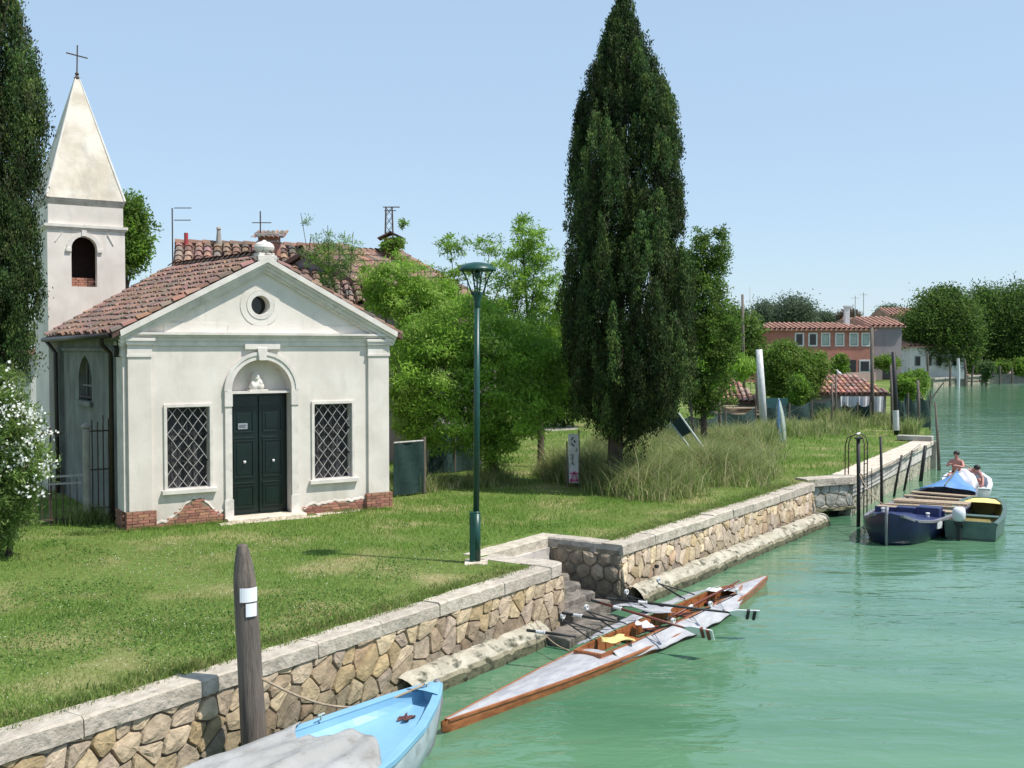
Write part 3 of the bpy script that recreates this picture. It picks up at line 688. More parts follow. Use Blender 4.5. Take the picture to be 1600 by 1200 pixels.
# oculus
mb = MB(); mb.ring(arc(*OC, .30, 0, 2*PI*.96, 25), arc(*OC, .205, 0, 2*PI*.96, 25), -.022, .0); p = mb.build('round_window', M['trim'], ch, smooth=False)
mb = MB(); mb.prism(arc(*OC, .21, 0, 2*PI*.96, 25), .25, .27); mb.build('pane', M['darkglass'], p)
mb = MB(); mb.ring(arc(*OC, .44, 0, 2*PI*.96, 25), arc(*OC, .31, 0, 2*PI*.96, 25), -.012, -.001); mb.build('outer_ring', M['plaster'], p)
# finial
mb = MB(); mb.box((AX, -.02, 5.50), (.42, .42, .12)); mb.box((AX, -.02, 5.58), (.34, .34, .07)); mb.lathe([(.10, .0), (.15, .02), (.20, .07), (.215, .13), (.19, .19), (.13, .235), (.06, .25), (.03, .28), (.0, .29)], (AX, -.02, 5.61), 20, False)
mb.build('finial', M['trim'], ch, bevel=.01)
# keystone, tablet, arch moulding
AR = .80
mb = MB(); mb.strip(arc(DC, DZ, AR, PI, 0, 25), arc(DC, DZ, DR+.0, PI, 0, 25), -.05, .02); mb.strip(arc(DC, DZ, AR+.02, PI, 0, 25), arc(DC, DZ, AR-.05, PI, 0, 25), -.07, -.045)
sur = mb.build('door_surround', M['trim'], ch)
mb = MB()
for a, b in ((DC-AR, DC-DR-.0), (DC+DR+.0, DC+AR)):
    mb = MB(); mb.span(a, b, -.045, .02, .10, 2.40); mb.span(a-.01, b+.01, -.065, .02, 2.40, DZ-.001); mb.span(a-.02, b+.02, -.06, .02, .0, .45)
    mb.build('jamb', M['trim'], sur)
mb = MB(); mb.prism([(DC-.075, DZ+DR-.02), (DC+.075, DZ+DR-.02), (DC+.11, 3.62), (DC-.11, 3.62)], -.10, .02); mb.build('keystone', M['trim'], ch, bevel=.006)
mb = MB(); mb.span(2.40, 3.17, -.075, -.002, 3.585, 3.70); mb.build('tablet', M['trim'], ch, bevel=.006)
# niche
mb = MB(); mb.prism([(DC-DR-.02, 2.66), (DC+DR+.02, 2.66), (DC+DR+.02, DZ)]+arc(DC, DZ, DR+.02, .1, PI-.1, 15)+[(DC-DR-.02, DZ)], .30, .36); mb.build('niche_back', M['plaster'], ch)
mb = MB(); mb.span(DC-DR, DC+DR, .03, .31, 2.655, 2.70); mb.build('lintel_slab', M['trim'], ch)
# door
dm = MB(); dm.span(DC-DR+.002, DC+DR-.002, .26, .34, .04, 2.65); door = dm.build('door', M['door'], ch)
for x0, x1 in ((DC-DR+.04, DC-.03), (DC+.02, DC+DR-.05)):
    m = MB(); m.span(x0, x1, .225, .26, .06, 2.60); m.build('door_leaf', M['door'], door, bevel=.006)
    m = MB()
    for za, zb in ((.22, .70), (.86, 1.66), (1.82, 2.32)):
        a, b = x0+.07, x1-.07
        m.span(a, b, .20, .224, za, za+.03); m.span(a, b, .20, .224, zb-.03, zb); m.span(a, a+.03, .205, .224, za+.03, zb-.03); m.span(b-.03, b, .205, .224, za+.03, zb-.03)
        m.span(a+.07, b-.07, .212, .224, za+.08, zb-.08)
        m.span(a-.02, b+.02, .192, .2235, zb+.035, zb+.06)
    m.build('door_panel', M['door'], door, bevel=.004)
    m = MB(); c = (x0+x1)/2; m.tube([(c, .225, 1.20), (c, .17, 1.20)], .012, 8); m.lathe([(.001, -.03), (.02, -.028), (.032, -.01), (.032, .01), (.02, .028), (.001, .03)], (c, .16, 1.20), 10); m.build('knob', M['white'], door, smooth=True)
m = MB(); m.span(DC-DR+.01, DC+DR-.01, .17, .26, .04, .10); m.build('threshold_board', M['door'], door)
m = MB(); m.span(2.33, 2.53, .190, .2225, 1.90, 2.02); nt_ = m.build('notice', M['print'], door)
m = MB()
for z, a, b in ((1.99, 2.345, 2.50), (1.97, 2.345, 2.515), (1.95, 2.345, 2.47), (1.93, 2.345, 2.51)): m.span(a, b, .187, .1895, z-.004, z+.004)
m.build('notice_print', M['dark'], nt_)
mb = MB(); slab(mb, DC-AR-.03, DC+AR+.08, -.30, .26, -.05, .075, (1.4, 1.36, 1.3), .006); ds = mb.build('door_step', M['stone'], ch)
mb = MB(); slab(mb, DC-AR-.25, DC+AR+.35, -.50, -.29, -.05, .02, (1.15, 1.12, 1.05), .02); slab(mb, DC+AR+.36, 5.0, -.25, -.02, -.05, .015, (1.2, 1.15, 1.1), .02); mb.build('paving_slab', M['stone'], ch)
# windows
def lattice(mb, x0, x1, z0, z1, y, nx, nz, r=.0075):
    w = (x1-x0)/nx; h = (z1-z0)/nz
    for k in range(-nz, nx+nz+1):
        for sg in (1, -1):
            pts = []
            for q in range(0, nz*2+1):
                z = z0+q*h/2; x = x0+(k+sg*q*.5)*w if sg > 0 else x0+(k-q*.5)*w
                x += .012*math.sin(z*9+k)*(1 if 0 < q < nz*2 else 0)
                pts.append((x, y+.004*sg, z))
            seg = [p for p in pts if x0-.001 <= p[0] <= x1+.001]
            if len(seg) > 1: mb.tube(seg, r, 5, False)
for (x0, x1, z0, z1) in (w1, w2):
    m = MB(); m.ring([(x0-.055, z0-.01), (x1+.055, z0-.01), (x1+.055, z1+.055), (x0-.055, z1+.055)], rect(x0+.004, x1-.004, z0+.004, z1-.004), -.035, .12)
    w = m.build('window', M['trim'], ch)
    m = MB(); m.span(x0-.11, x1+.13, -.09, .02, z0-.10, z0-.012); m.build('sill', M['trim'], w, bevel=.006)
    m = MB(); lattice(m, x0+.015, x1-.015, z0+.01, z1-.01, .03, 4, 6); m.ring(rect(x0+.005, x1-.005, z0+.005, z1-.005), rect(x0+.02, x1-.02, z0+.02, z1-.02), .018, .042); m.build('lattice_grille', M['lattice'], w)
    m = MB(); m.grid(36, 1, lambda a, b: (x0+.02+(x1-x0-.04)*a, .20+.018*math.sin(a*34)+.01*math.sin(a*71), z0+(z1-z0)*b)); m.build('curtain', M['curtain'], w)
    m = MB(); m.box(((x0+x1)/2, .13, (z0+z1)/2), (.035, .03, z1-z0)); m.box(((x0+x1)/2, .13, z0+.55), (x1-x0, .03, .035)); m.box(((x0+x1)/2, .13, z0+1.1), (x1-x0, .03, .035)); m.build('glazing_bar', M['dark'], w)
# exposed brick patches
def bricks(fn, x0, x1, zmax):
    m = MB(); z = .0; r_ = 0; edge = []
    while z < zmax:
        xx = x0-.22*rng.random()
        while xx < x1:
            c = xx+.10
            if x0 <= c <= x1 and z+.03 < fn(c):
                k = rng.uniform(.65, 1.3); m.cur = (k, k*rng.uniform(.85, 1.1), k*.95)
                m.box((c, -.001, z+.028), (.20, .024+.016*rng.random(), .048), rz=rng.uniform(-.01, .01))
            xx += .212
        z += .058; r_ += 1
    m.cur = None; o = m.build('exposed_brick', M['brick'], ch)
    n = 40; xs = np.linspace(x0, x1, n); top = [max(.02, fn(x)+.012*math.sin(x*40)+.01*math.sin(x*23)) for x in xs]
    m = MB(); m.prism([(x, t) for x, t in zip(xs, top)][::-1]+[(x0, -.05), (x1, -.05)], -.006, -.001); m.build('mortar', M['mortar'], o)
    m = MB(); v = []
    for x, t in zip(xs, top): v += [(x, -.018, t+.012), (x, -.012, t+.05), (x, .001, t+.06), (x, -.001, t)]
    m.add(v, [(i*4+k, (i+1)*4+k, (i+1)*4+(k+1) % 4, i*4+(k+1) % 4) for i in range(n-1) for k in range(4)]); m.build('broken_plaster_edge', M['plaster'], o)
bricks(lambda x: float(np.interp(x, [.55, .8, .95, 1.15, 1.3, 1.5, 1.65, 1.8, 1.92], [.05, .10, .20, .40, .52, .50, .34, .16, .20])), .56, 1.94, .6)
bricks(lambda x: float(np.interp(x, [3.68, 3.9, 4.1, 4.4, 4.8, 5.18], [.10, .20, .17, .22, .20, .24])), 3.70, 5.16, .3)

# tiled roofs ---------------------------------------------------
def tile_roof(mb, O_, A, Uv, na, nu, tw, tl, jit=.012, colf=None, seg=4, rad=None):
    """O_ eave corner, A along the eave (unit), Uv up the slope (unit); half-round tiles"""
    N_ = A.cross(Uv).normalized()
    if N_.z < 0: N_ = -N_
    rad = rad or tw*.47
    for i in range(na):
        wob = rng.uniform(-.01, .01)
        for j in range(nu):
            b = O_+A*((i+.5)*tw+wob+rng.uniform(-jit, jit))+Uv*(j*tl+rng.uniform(-jit, jit)*2); l = tl*1.12
            k = rng.uniform(.62, 1.38); mb.cur = (k*rng.uniform(.92, 1.12), k*rng.uniform(.85, 1.08), k*rng.uniform(.8, 1.1))
            if rng.random() < .14: mb.cur = (k*.75, k*.95, k*1.0)
            vs = []
            for t, rr, lift in ((0, rad, .028), (1, rad*.80, .004)):
                for q in range(seg+1):
                    a = PI*q/seg; vs.append(b+Uv*(l*t)+A*(rr*math.cos(a))+N_*(rr*.85*math.sin(a)+lift))
            fs = [(q, q+1, seg+2+q, seg+1+q) for q in range(seg)]
            b0 = len(vs); 
            for q in range(seg+1):
                a = PI*q/seg; vs.append(b+A*((rr0 := rad*.8)*math.cos(a))+N_*(rr0*.85*math.sin(a)+.028))
            fs += [(q, b0+q, b0+q+1, q+1) for q in range(seg)]
            mb.add(vs, fs)
    mb.cur = None
ZR = 5.54
for sgn in (-1, 1):
    ex = -.30 if sgn < 0 else FW+.26; ez = 3.90
    m = MB(); rt = MB(); nv = 38; tw = 7.25/nv
    for i in range(1):
        A = Vector((0, 1, .0)); E0 = Vector((ex, -.22, ez)); top = Vector((AX, -.22, ZR)); Uv = (top-E0); SLl = Uv.length; Uv.normalize()
    # the ridge climbs slightly to the rear
    def P(a, b, h=0): 
        x = ex+(AX-ex)*b; y = -.22+7.22*a; z = ez+(ZR-ez+.22*a)*b+h
        return (x, y, z)
    base = MB(); base.grid(8, 4, lambda a, b: P(a, b, -.012)); base.v += [(x, y, z-.08) for x, y, z in base.v]; n0 = 9*5
    base.f += [tuple(q+n0 for q in reversed(f)) for f in base.f]; base.c += base.c[:]
    per = [i for i in range(9)]+[9*j+8 for j in range(1, 5)]+[36+i for i in range(7, -1, -1)]+[9*j for j in range(3, 0, -1)]
    base.f += [(per[i], per[i]+n0, per[(i+1) % len(per)]+n0, per[(i+1) % len(per)]) for i in range(len(per))]; base.c += [(1, 1, 1)]*len(per)
    roof = base.build('roof', M['tilebase'], ch)
    m = MB()
    for i in range(nv):
        a = (i+.5)/nv; p0 = Vector(P(a, 0)); p1 = Vector(P(a, 1)); Uv = (p1-p0).normalized()
        tile_roof(m, p0-Vector((0, .5*tw, 0)), Vector((0, 1, 0)), Uv, 1, 13, tw, SLl/13, jit=.018)
    m.build('roof_tiles', M['tile'], roof)
m = MB()
for i in range(20):
    y = -.2+i*.36; k = rng.uniform(.7, 1.2); m.cur = (k, k*.95, k*.9); z = ZR+.03+.22*(y+.22)/7.22; vs = []
    for t, rr in ((0, .12), (1, .10)):
        for q in range(6):
            a = PI*q/5; vs.append((AX+rr*math.cos(a), y+t*.40, z+rr*math.sin(a)*.8+(.02 if t == 0 else 0)))
    m.add(vs, [(q, q+1, 7+q, 6+q) for q in range(5)])
m.cur = None; m.build('ridge_tiles', M['tile'], ch)
mb = MB(); mb.tube([(-.36, -.1, 3.86), (-.36, 6.95, 3.82)], .055, 8); g_ = mb.build('gutter', M['pipe'], ch, smooth=True)
mb = MB(); mb.tube([(-.36, .55, 3.84), (-.30, .72, 3.68), (-.11, .80, 3.50), (-.11, .80, .05)], .05, 8); mb.build('downpipe', M['pipe'], g_, smooth=True)
mb = MB(); mb.tube([(-.36, 6.6, 3.82), (-.17, 6.4, 3.5), (-.17, 6.25, .05)], .05, 8); mb.build('downpipe', M['pipe'], g_, smooth=True)
mb = MB(); mb.span(-.30, -.0, -.05, 6.95, 3.78, 3.86); mb.build('eave_soffit', M['plaster_shaded'], ch)
# corner flood lamp on the left corner of the chapel
t = thing('wall_lamp', 'small dark floodlight under the left eave of the chapel', 'lamp', Cw(-.12, .25, 3.55), CA)
mb = MB(); mb.box((0, 0, 0), (.12, .16, .20), rx=.3); mb.build('housing', M['dark'], t, bevel=.01)
mb = MB(); mb.box((.02, 0, .14), (.03, .03, .14)); mb.build('bracket', M['dark'], t)
# bust
bt = thing('bust', 'small white stone bust of a veiled mother and child above the chapel door', 'statue', Cw(DC-.05, .17, 2.70), CA)
mb = MB()
def ell(c, r, n=12):
    vs = []; fs = []
    for i in range(1, n):
        for j in range(n*2):
            a = PI*i/n; b = PI*j/n; vs.append((c[0]+r[0]*math.sin(a)*math.cos(b), c[1]+r[1]*math.sin(a)*math.sin(b), c[2]+r[2]*math.cos(a)))
    k = n*2
    fs = [(i*k+j, (i+1)*k+j, (i+1)*k+(j+1) % k, i*k+(j+1) % k) for i in range(n-2) for j in range(k)]+[tuple(range(k)), tuple((n-2)*k+k-1-j for j in range(k))]
    return vs, fs
for c, r in (((0, 0, .10), (.17, .10, .11)), ((0, .01, .19), (.13, .085, .13)), ((.0, .0, .30), (.075, .08, .10)), ((0, .03, .30), (.10, .085, .13)), ((-.02, -.06, .29), (.05, .045, .07)), ((.07, -.07, .17), (.045, .05, .055)), ((.05, -.07, .10), (.07, .05, .08)), ((-.10, -.05, .12), (.05, .06, .09))):
    mb.add(*ell(c, r))
o = mb.build('bust_figure', M['trim'], bt, smooth=True); q = o.modifiers.new('rm', 'REMESH'); q.mode = 'VOXEL'; q.voxel_size = .012; q.use_smooth_shade = True
mb = MB(); mb.span(-.19, .22, -.12, .10, -.0, .035); mb.build('plinth', M['trim'], bt, bevel=.005)

# ================================================================ BELL TOWER
tw_ = thing('bell_tower', 'slim white bell tower with pyramid spire and iron cross behind the chapel roof', 'bell tower', CO, CA)
TU0, TU1, TV0, TV1 = -.22, 1.66, 7.0, 8.88; TC = (.72, 7.94)
def tplate(m, hole, c0, c1, along, pos0, pos1):
    q = MB(); plate(q, [(c0, 4.4), (c1, 4.4), (c1, 6.62), (c0, 6.62)], [hole] if hole else [], pos0, pos1)
    if along == 'v': yz(q)
    m.add(q.v, q.f)
def archhole(c, w=.31): return [(c-w, 5.18), (c+w, 5.18), (c+w, 6.14)]+arc(c, 6.14, w, .15, PI-.15, 9)+[(c-w, 6.14)]
m = MB(); m.span(TU0, TU1, TV0, TV1, -.1, 4.4)
tplate(m, archhole(.655), TU0, TU1, 'u', TV0, TV0+.22); tplate(m, None, TU0, TU1, 'u', TV1-.22, TV1)
tplate(m, None, TV0+.22, TV1-.22, 'v', TU0, TU0+.22); tplate(m, None, TV0+.22, TV1-.22, 'v', TU1-.22, TU1)  # back and sides left unpierced so the belfry stays dark
m.span(TU0+.22, TU1-.22, TV0+.22, TV1-.22, 4.4, 5.05)
m.build('tower_shaft', M['plaster'], tw_)
m = MB(); m.span(TU0+.23, TU1-.23, TV0+.75, TV0+.80, 5.06, 6.6); m.span(TU0+.225, TU0+.24, TV0+.225, TV0+.75, 5.06, 6.6); m.span(TU1-.24, TU1-.225, TV0+.225, TV0+.75, 5.06, 6.6); m.build('belfry_shade_lining', M['belfry'], tw_)  # added lining, interior shade is put into its dark colour
m = MB(); m.span(TU0-.03, TU1+.03, TV0-.03, TV1+.03, 6.62, 6.67); m.span(TU0-.07, TU1+.07, TV0-.07, TV1+.07, 6.67, 6.74); m.build('cornice', M['trim'], tw_)
m = MB(); m.span(TU0+.03, TU1-.03, TV0+.03, TV1-.03, 6.74, 7.26); m.build('attic', M['plaster'], tw_)
m = MB()
def pyr(m, h0, e0, h1, e1):
    v = [(TC[0]+sx*e, TC[1]+sy*e, z) for z, e in ((h0, e0), (h1, e1)) for sx, sy in ((-1, -1), (1, -1), (1, 1), (-1, 1))]
    m.add(v, [(0, 3, 2, 1), (4, 5, 6, 7)]+[(i, (i+1) % 4, (i+1) % 4+4, i+4) for i in range(4)])
pyr(m, 7.20, .90, 7.40, .97); m.build('spire_skirt', M['concrete'], tw_)
m = MB(); pyr(m, 7.40, .955, 8.3, .70); pyr(m, 8.3, .70, 10.66, .045); o = m.build('spire', M['spire'], tw_)
m = MB()
for sx, sy in ((-1, -1), (1, -1), (1, 1), (-1, 1)): m.tube([(TC[0]+sx*.95, TC[1]+sy*.95, 7.41), (TC[0]+sx*.70, TC[1]+sy*.70, 8.3), (TC[0]+sx*.04, TC[1]+sy*.04, 10.66)], [.03, .028, .015], 6)
m.build('hip_roll', M['trim'], o)
m = MB(); m.lathe([(.07, 0), (.085, .03), (.05, .06), (.035, .10), (.055, .14), (.02, .19)], (TC[0], TC[1], 10.62), 12); cb = m.build('cross', M['iron'], tw_)
m = MB(); m.tube([(TC[0], TC[1], 10.75), (TC[0]+.02, TC[1], 11.50)], .018, 6); m.tube([(TC[0]-.26, TC[1], 11.27), (TC[0]+.27, TC[1], 11.20)], .018, 6); m.build('cross_bar', M['iron'], cb)
m = MB(); c = .655; m.strip(arc(c, 6.14, .42, PI, 0, 13), arc(c, 6.14, .312, PI, 0, 13), TV0-.03, TV0+.01); m.span(c-.44, c-.31, TV0-.05, TV0+.01, 6.06, 6.139); m.span(c+.31, c+.44, TV0-.05, TV0+.01, 6.06, 6.139); m.span(c-.06, c+.06, TV0-.05, TV0-.031, 6.46, 6.61)
m.box((.05, TV0-.012, 6.42), (.02, .02, .30), ry=.6); m.box((1.30, TV0-.012, 6.40), (.02, .02, .30), ry=-.5)
m.build('arch_moulding', M['trim'], tw_)
m = MB()
for r_ in range(6):
    for q_ in range(3): k = rng.uniform(.7, 1.2); m.cur = (k, k, k); m.box((.45+q_*.215-(r_ % 2)*.06, TV0+.30, 5.09+r_*.06), (.20, .10, .052))
m.cur = None; m.build('brick_parapet', M['brick'], tw_)
# ================================================================ VEGETATION
def crown_mesh(name, root, blobs, nsub, nleaf, size, pal, aspect=.42, up=0., droop=0., subr=.28, mat='leaf', shell=.45, flat=.8, gap=0.):
    C = []; K = []; tot = sum(b[2] for b in blobs)
    for c, r, w in blobs:
        k = max(3, int(nsub*w/tot)); d = rng.normal(0, 1, (k, 3)); d /= np.linalg.norm(d, axis=1)[:, None]
        rr = rng.uniform(shell, 1.05, k)**.8*(1+.20*np.sin(5*d[:, 0]+c[0]*7)*np.sin(5*d[:, 2]+c[2]*5)+.12*np.sin(11*d[:, 2]+8*d[:, 0]+c[0]*3))
        C.append(np.array(c)[None]+d*rr[:, None]*np.array(r)[None]); K.append(np.full(k, subr*(.6+.4*min(r)/1.2)))
    C = np.concatenate(C); K = np.concatenate(K); m = len(C)
    nl = (nleaf*rng.uniform(.5, 1.5, m)).astype(int); idx = np.repeat(np.arange(m), nl)
    off = np.clip(rng.normal(0, 1, (len(idx), 3)), -1.7, 1.7)*np.array([1, 1, flat]); P = C[idx]+off*(K[idx]*rng.uniform(.5, 1., len(idx)))[:, None]*.62
    P[:, 2] = np.maximum(P[:, 2], root.location.z+.04)
    v, f = leaf_quads(P-np.array(root.location)[None], size, aspect, up, 1., droop)
    A = np.array(pal); ci = rng.integers(0, len(A), m)[idx]; cj = rng.integers(0, len(A), len(idx))
    col = (.6*A[ci]+.4*A[cj])*(rng.uniform(.75, 1.25, m)[idx]*rng.uniform(.85, 1.15, len(idx)))[:, None]
    return np_mesh(name, v, f, M[mat], root, fcol=col)
def B(px, py, Y, rx, ry, w=1., dY=0., deep=1.):
    c = atY(px, py, Y+dY); k = (Y+dY)/FPX
    return (tuple(c), (rx*k, rx*k*deep, ry*k), w*rx*ry/1000)
def trunk_mesh(root, base, tips, r0, name='trunk', rt=.008):
    b = Vector(base)-root.location; m = MB(); b.z -= .15
    mean = sum((Vector(t) for t in tips), Vector())/len(tips)-root.location
    fork = b+(mean-b)*.38; fork.x = b.x+(mean.x-b.x)*.3; fork.y = b.y+(mean.y-b.y)*.3
    m.tube([b, b.lerp(fork, .12), b.lerp(fork, .5)+Vector((.04, .03, 0)), fork], [r0*1.35, r0, r0*.85, r0*.75], 10)
    for t in tips:
        e = Vector(t)-root.location; mid = fork.lerp(e, .5)+Vector((rng.uniform(-.2, .2), rng.uniform(-.2, .2), .15))
        m.tube([fork-Vector((0, 0, .05)), mid, e], [r0*.6, r0*.35, rt], 7)
        for q in range(3):
            a = mid.lerp(e, rng.uniform(.1, .6)); d = Vector(rng.normal(0, .5, 3))+(e-mid).normalized(); l = min(.5, (e-fork).length*.18)
            m.tube([a, a+d.normalized()*l], [r0*.18, .008], 5, False)
    return m.build(name, M['bark'], root, smooth=True)
def tree(name, label, base, blobs, pal, nsub, nleaf, size, r0=.12, cat='tree', group=None, tips=None, **k):
    yb = blobs[0][0][1]; base = Vector((base.x*yb/base.y, yb, base.z if base.z < -.5 else 0.))
    root = thing(name, label, cat, base, 0, group)
    crown_mesh('crown', root, blobs, nsub, nleaf, size, pal, **k)
    if r0: trunk_mesh(root, base, tips or [tuple(Vector(b[0])-Vector((0, 0, b[1][2]*.35))) for b in blobs[:7]], r0)
    return root
def cypress(name, label, base, table, Yc, ztop, nplume, nleaf, size, seed_pal, nsp=110, r0=.2):
    """table rows: (py, xl, xr) outline of the crown"""
    root = thing(name, label, 'cypress tree', base)
    zs = []; cx = []; rd = []
    for py, xl, xr in table:
        a = atY(xl, py, Yc); b = atY(xr, py, Yc); zs.append(a.z); cx.append((a.x+b.x)/2); rd.append((b.x-a.x)/2)
    zs = np.array(zs)[::-1]; cx = np.array(cx)[::-1]; rd = np.array(rd)[::-1]
    zz = np.linspace(zs[0], zs[-1], 400); cum = np.cumsum(np.interp(zz, zs, rd)+.12); cum /= cum[-1]
    h = np.interp(rng.uniform(0, 1, nplume), cum, zz); a = rng.uniform(0, 6.283, nplume)
    r = np.interp(h, zs, rd)*(1+.07*np.sin(a*5+h*2.1)+.05*np.sin(a*3-h*3.7))
    fr = np.where(rng.uniform(0, 1, nplume) < .72, np.clip(rng.normal(.83, .07, nplume), .5, .93), rng.uniform(.15, .7, nplume))
    P = np.c_[np.interp(h, zs, cx)+np.cos(a)*r*fr, Yc+np.sin(a)*r*fr, h]
    ns = nsp; hs = np.interp(rng.uniform(.02, 1, ns), cum, zz); as_ = rng.uniform(0, 6.283, ns); rs = np.interp(hs, zs, rd)
    ls = rng.uniform(.9, 2.1, ns); ws = rng.uniform(.17, .38, ns); si = rng.integers(0, ns, nplume); tt = rng.uniform(0, 1, nplume)**.8; on = rng.uniform(0, 1, nplume) < .62
    qa_ = rng.uniform(0, 6.283, nplume); qr = ws[si]*(1-tt**2.2)**.7*np.sqrt(rng.uniform(.2, 1, nplume))
    hz = hs[si]-ls[si]*.45+tt*ls[si]; ro = np.minimum(np.interp(hz, zs, rd)*1.0+.14+.16*tt, rs[si]+.12)-.06; ro = np.maximum(ro, 0)*np.clip((zs[-1]+.2-hz)/3.2, .15, 1)**.5; qr = qr*np.clip((zs[-1]+.3-hz)/2.5, .15, 1)
    S_ = np.c_[np.interp(hz, zs, cx)+np.cos(as_[si])*ro+qr*np.cos(qa_), Yc+np.sin(as_[si])*ro+qr*np.sin(qa_), hz]
    P = np.where(on[:, None], S_, P); tone = np.where(on, rng.uniform(.55, 1.9, ns)[si], rng.uniform(.6, 1.1, nplume))  # spire tones vary widely to paint the shading between clumps
    pl = rng.uniform(.30, .75, nplume)*np.where(on, .65, 1); nl = (nleaf*pl/.5).astype(int); idx = np.repeat(np.arange(nplume), nl)
    t = rng.uniform(-.5, .5, len(idx)); wd_ = .085*(1-np.clip(t+.25, 0, 1)**1.3*.9)
    ax = np.c_[np.cos(a)*.14, np.sin(a)*.14, np.ones(nplume)][idx]+rng.normal(0, .05, (nplume, 3))[idx]
    Q = P[idx]+ax*(t*pl[idx])[:, None]+rng.normal(0, 1, (len(idx), 3))*np.c_[wd_, wd_, wd_*.5]*.62
    Q[:, 2] = np.maximum(Q[:, 2], .05)
    v, f = leaf_quads(Q-np.array(base)[None], size, .42, 2.2, .8)
    A = np.array(seed_pal); ci = rng.integers(0, len(A), nplume)[idx]; cj = rng.integers(0, len(A), len(idx))
    tip_light = np.clip(t+.5, 0, 1)[:, None]
    col = (.65*A[ci]+.35*A[cj])*(.55+.8*tip_light)*tone[idx][:, None]  # sunlit tufts painted in: plume tips lighter, plume feet darker
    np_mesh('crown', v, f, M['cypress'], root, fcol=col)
    m = MB(); x1 = cx[len(cx)//2]-base[0]
    m.tube([(0, 0, -.2), (0, 0, .15), (.02, 0, 1.2), (x1*.5, 0, zs[-1]*.5), (x1, 0, zs[-1]*.92)], [r0*1.5, r0*1.1, r0, r0*.6, .03], 12)
    for q in range(14):
        z = .9+q*.55; an = q*2.4; m.tube([(x1*z/12, 0, z), (x1*z/12+.5*math.cos(an), .5*math.sin(an), z+.6), (x1*z/12+.8*math.cos(an), .8*math.sin(an), z+1.6)], [.06, .04, .01], 6)
    m.build('trunk', M['bark'], root, smooth=True)
    return root
CYP = [(.035, .080, .022), (.05, .105, .028), (.09, .145, .034), (.07, .065, .032), (.03, .065, .024), (.13, .18, .045)]
cb_ = Vector((2.62, 27.7, 0))
cypress('tall_cypress', 'tall dark cypress standing alone in the long grass beside the canal wall', cb_,
        [(-14, 974, 980), (15, 964, 988), (50, 948, 1001), (95, 936, 1016), (130, 926, 1028), (200, 912, 1042), (290, 905, 1054), (400, 897, 1058), (480, 891, 1068), (560, 891, 1074), (610, 896, 1070), (640, 908, 1052), (662, 930, 1020), (676, 945, 1000)],
        27.7, 13, 9000, 62, .066, CYP, r0=.19)
m = MB()
cb2 = Vector((-9.75, 19.3, 0))
cypress('cypress', 'dark cypress at the left edge of the lawn rising out of the frame', cb2,
        [(-330, -45, -35), (-250, -75, 5), (-120, -110, 5), (0, -120, 8), (60, -122, 16), (110, -125, 38), (140, -125, 52), (200, -128, 46), (300, -128, 44), (400, -128, 44), (480, -125, 42), (540, -115, 34), (580, -100, 10)],
        19.3, 16, 6000, 62, .058, CYP, r0=.2)
LG = [(.25, .45, .05), (.19, .36, .045), (.33, .52, .07), (.14, .27, .04), (.38, .52, .13)]
MG = [(.11, .20, .032), (.15, .25, .045), (.085, .15, .028), (.20, .28, .065)]
DG = [(.055, .11, .024), (.075, .135, .03), (.10, .17, .04), (.045, .085, .025)]
GG = [(.17, .25, .11), (.22, .30, .14), (.13, .20, .09)]
# main light green tree mass between chapel and cypress
tree('acacia_tree', 'broad bright green acacia spreading low between the lamp post and the chapel', atZ(775, 742),
     [B(790, 560, 29, 75, 65), B(690, 600, 29, 75, 60), B(845, 590, 29, 45, 55), B(740, 520, 29.5, 90, 55), B(660, 540, 29.5, 55, 50), B(810, 640, 28.5, 62, 48), B(700, 665, 29, 70, 40), B(775, 690, 28.6, 35, 40), B(640, 620, 29.5, 32, 60), B(650, 660, 29.3, 35, 35), B(868, 560, 29, 25, 35)],
     LG, 1250, 70, .12, .16, subr=.36, aspect=.28, shell=.5, up=.25, flat=.6)
tree('acacia_tree', 'tall feathery light green acacia with a narrow top just left of the cypress', atZ(846, 690),
     [B(835, 390, 33, 32, 60), B(805, 440, 33, 45, 45), B(850, 470, 33, 40, 60), B(815, 350, 33, 14, 25), B(870, 520, 33, 28, 50), B(780, 480, 33, 40, 35)],
     LG, 260, 56, .13, .12, subr=.28, shell=.15, aspect=.26, flat=.6)
tree('young_tree', 'thin airy tree crown showing sky through it above the lamp post', atZ(735, 690),
     [B(705, 385, 35, 30, 22), B(765, 385, 35, 28, 22), B(730, 430, 35, 40, 22), B(690, 440, 35, 34, 24), B(655, 440, 35, 30, 16), B(800, 400, 35, 20, 16)],
     LG+MG[:2], 150, 36, .13, .10, subr=.24, shell=.1, aspect=.26, flat=.55)
tree('acacia_tree', 'yellow green rounded acacia behind the right corner of the chapel', atZ(640, 725),
     [B(615, 440, 31, 46, 36), B(660, 480, 31, 50, 44), B(600, 470, 31, 28, 26), B(640, 530, 31, 40, 34), B(690, 470, 31, 36, 30)],
     LG, 460, 64, .115, .11, subr=.33, aspect=.3, flat=.6)
tree('sprouting_tree', 'wispy young tree with bare sprays sprouting in front of the red roof', atZ(530, 700),
     [B(512, 385, 31, 30, 24), B(530, 415, 31, 36, 24), B(495, 400, 31, 28, 18), B(550, 390, 31, 18, 14), B(480, 345, 31, 8, 12, .6), B(515, 440, 31, 18, 30)],
     GG+LG[:2], 150, 34, .10, .035, subr=.22, shell=.05, up=.5, aspect=.22,
     tips=[tuple(atY(x, y, 31)) for x, y in ((470, 333), (512, 352), (552, 362), (490, 380), (530, 390), (566, 420))])
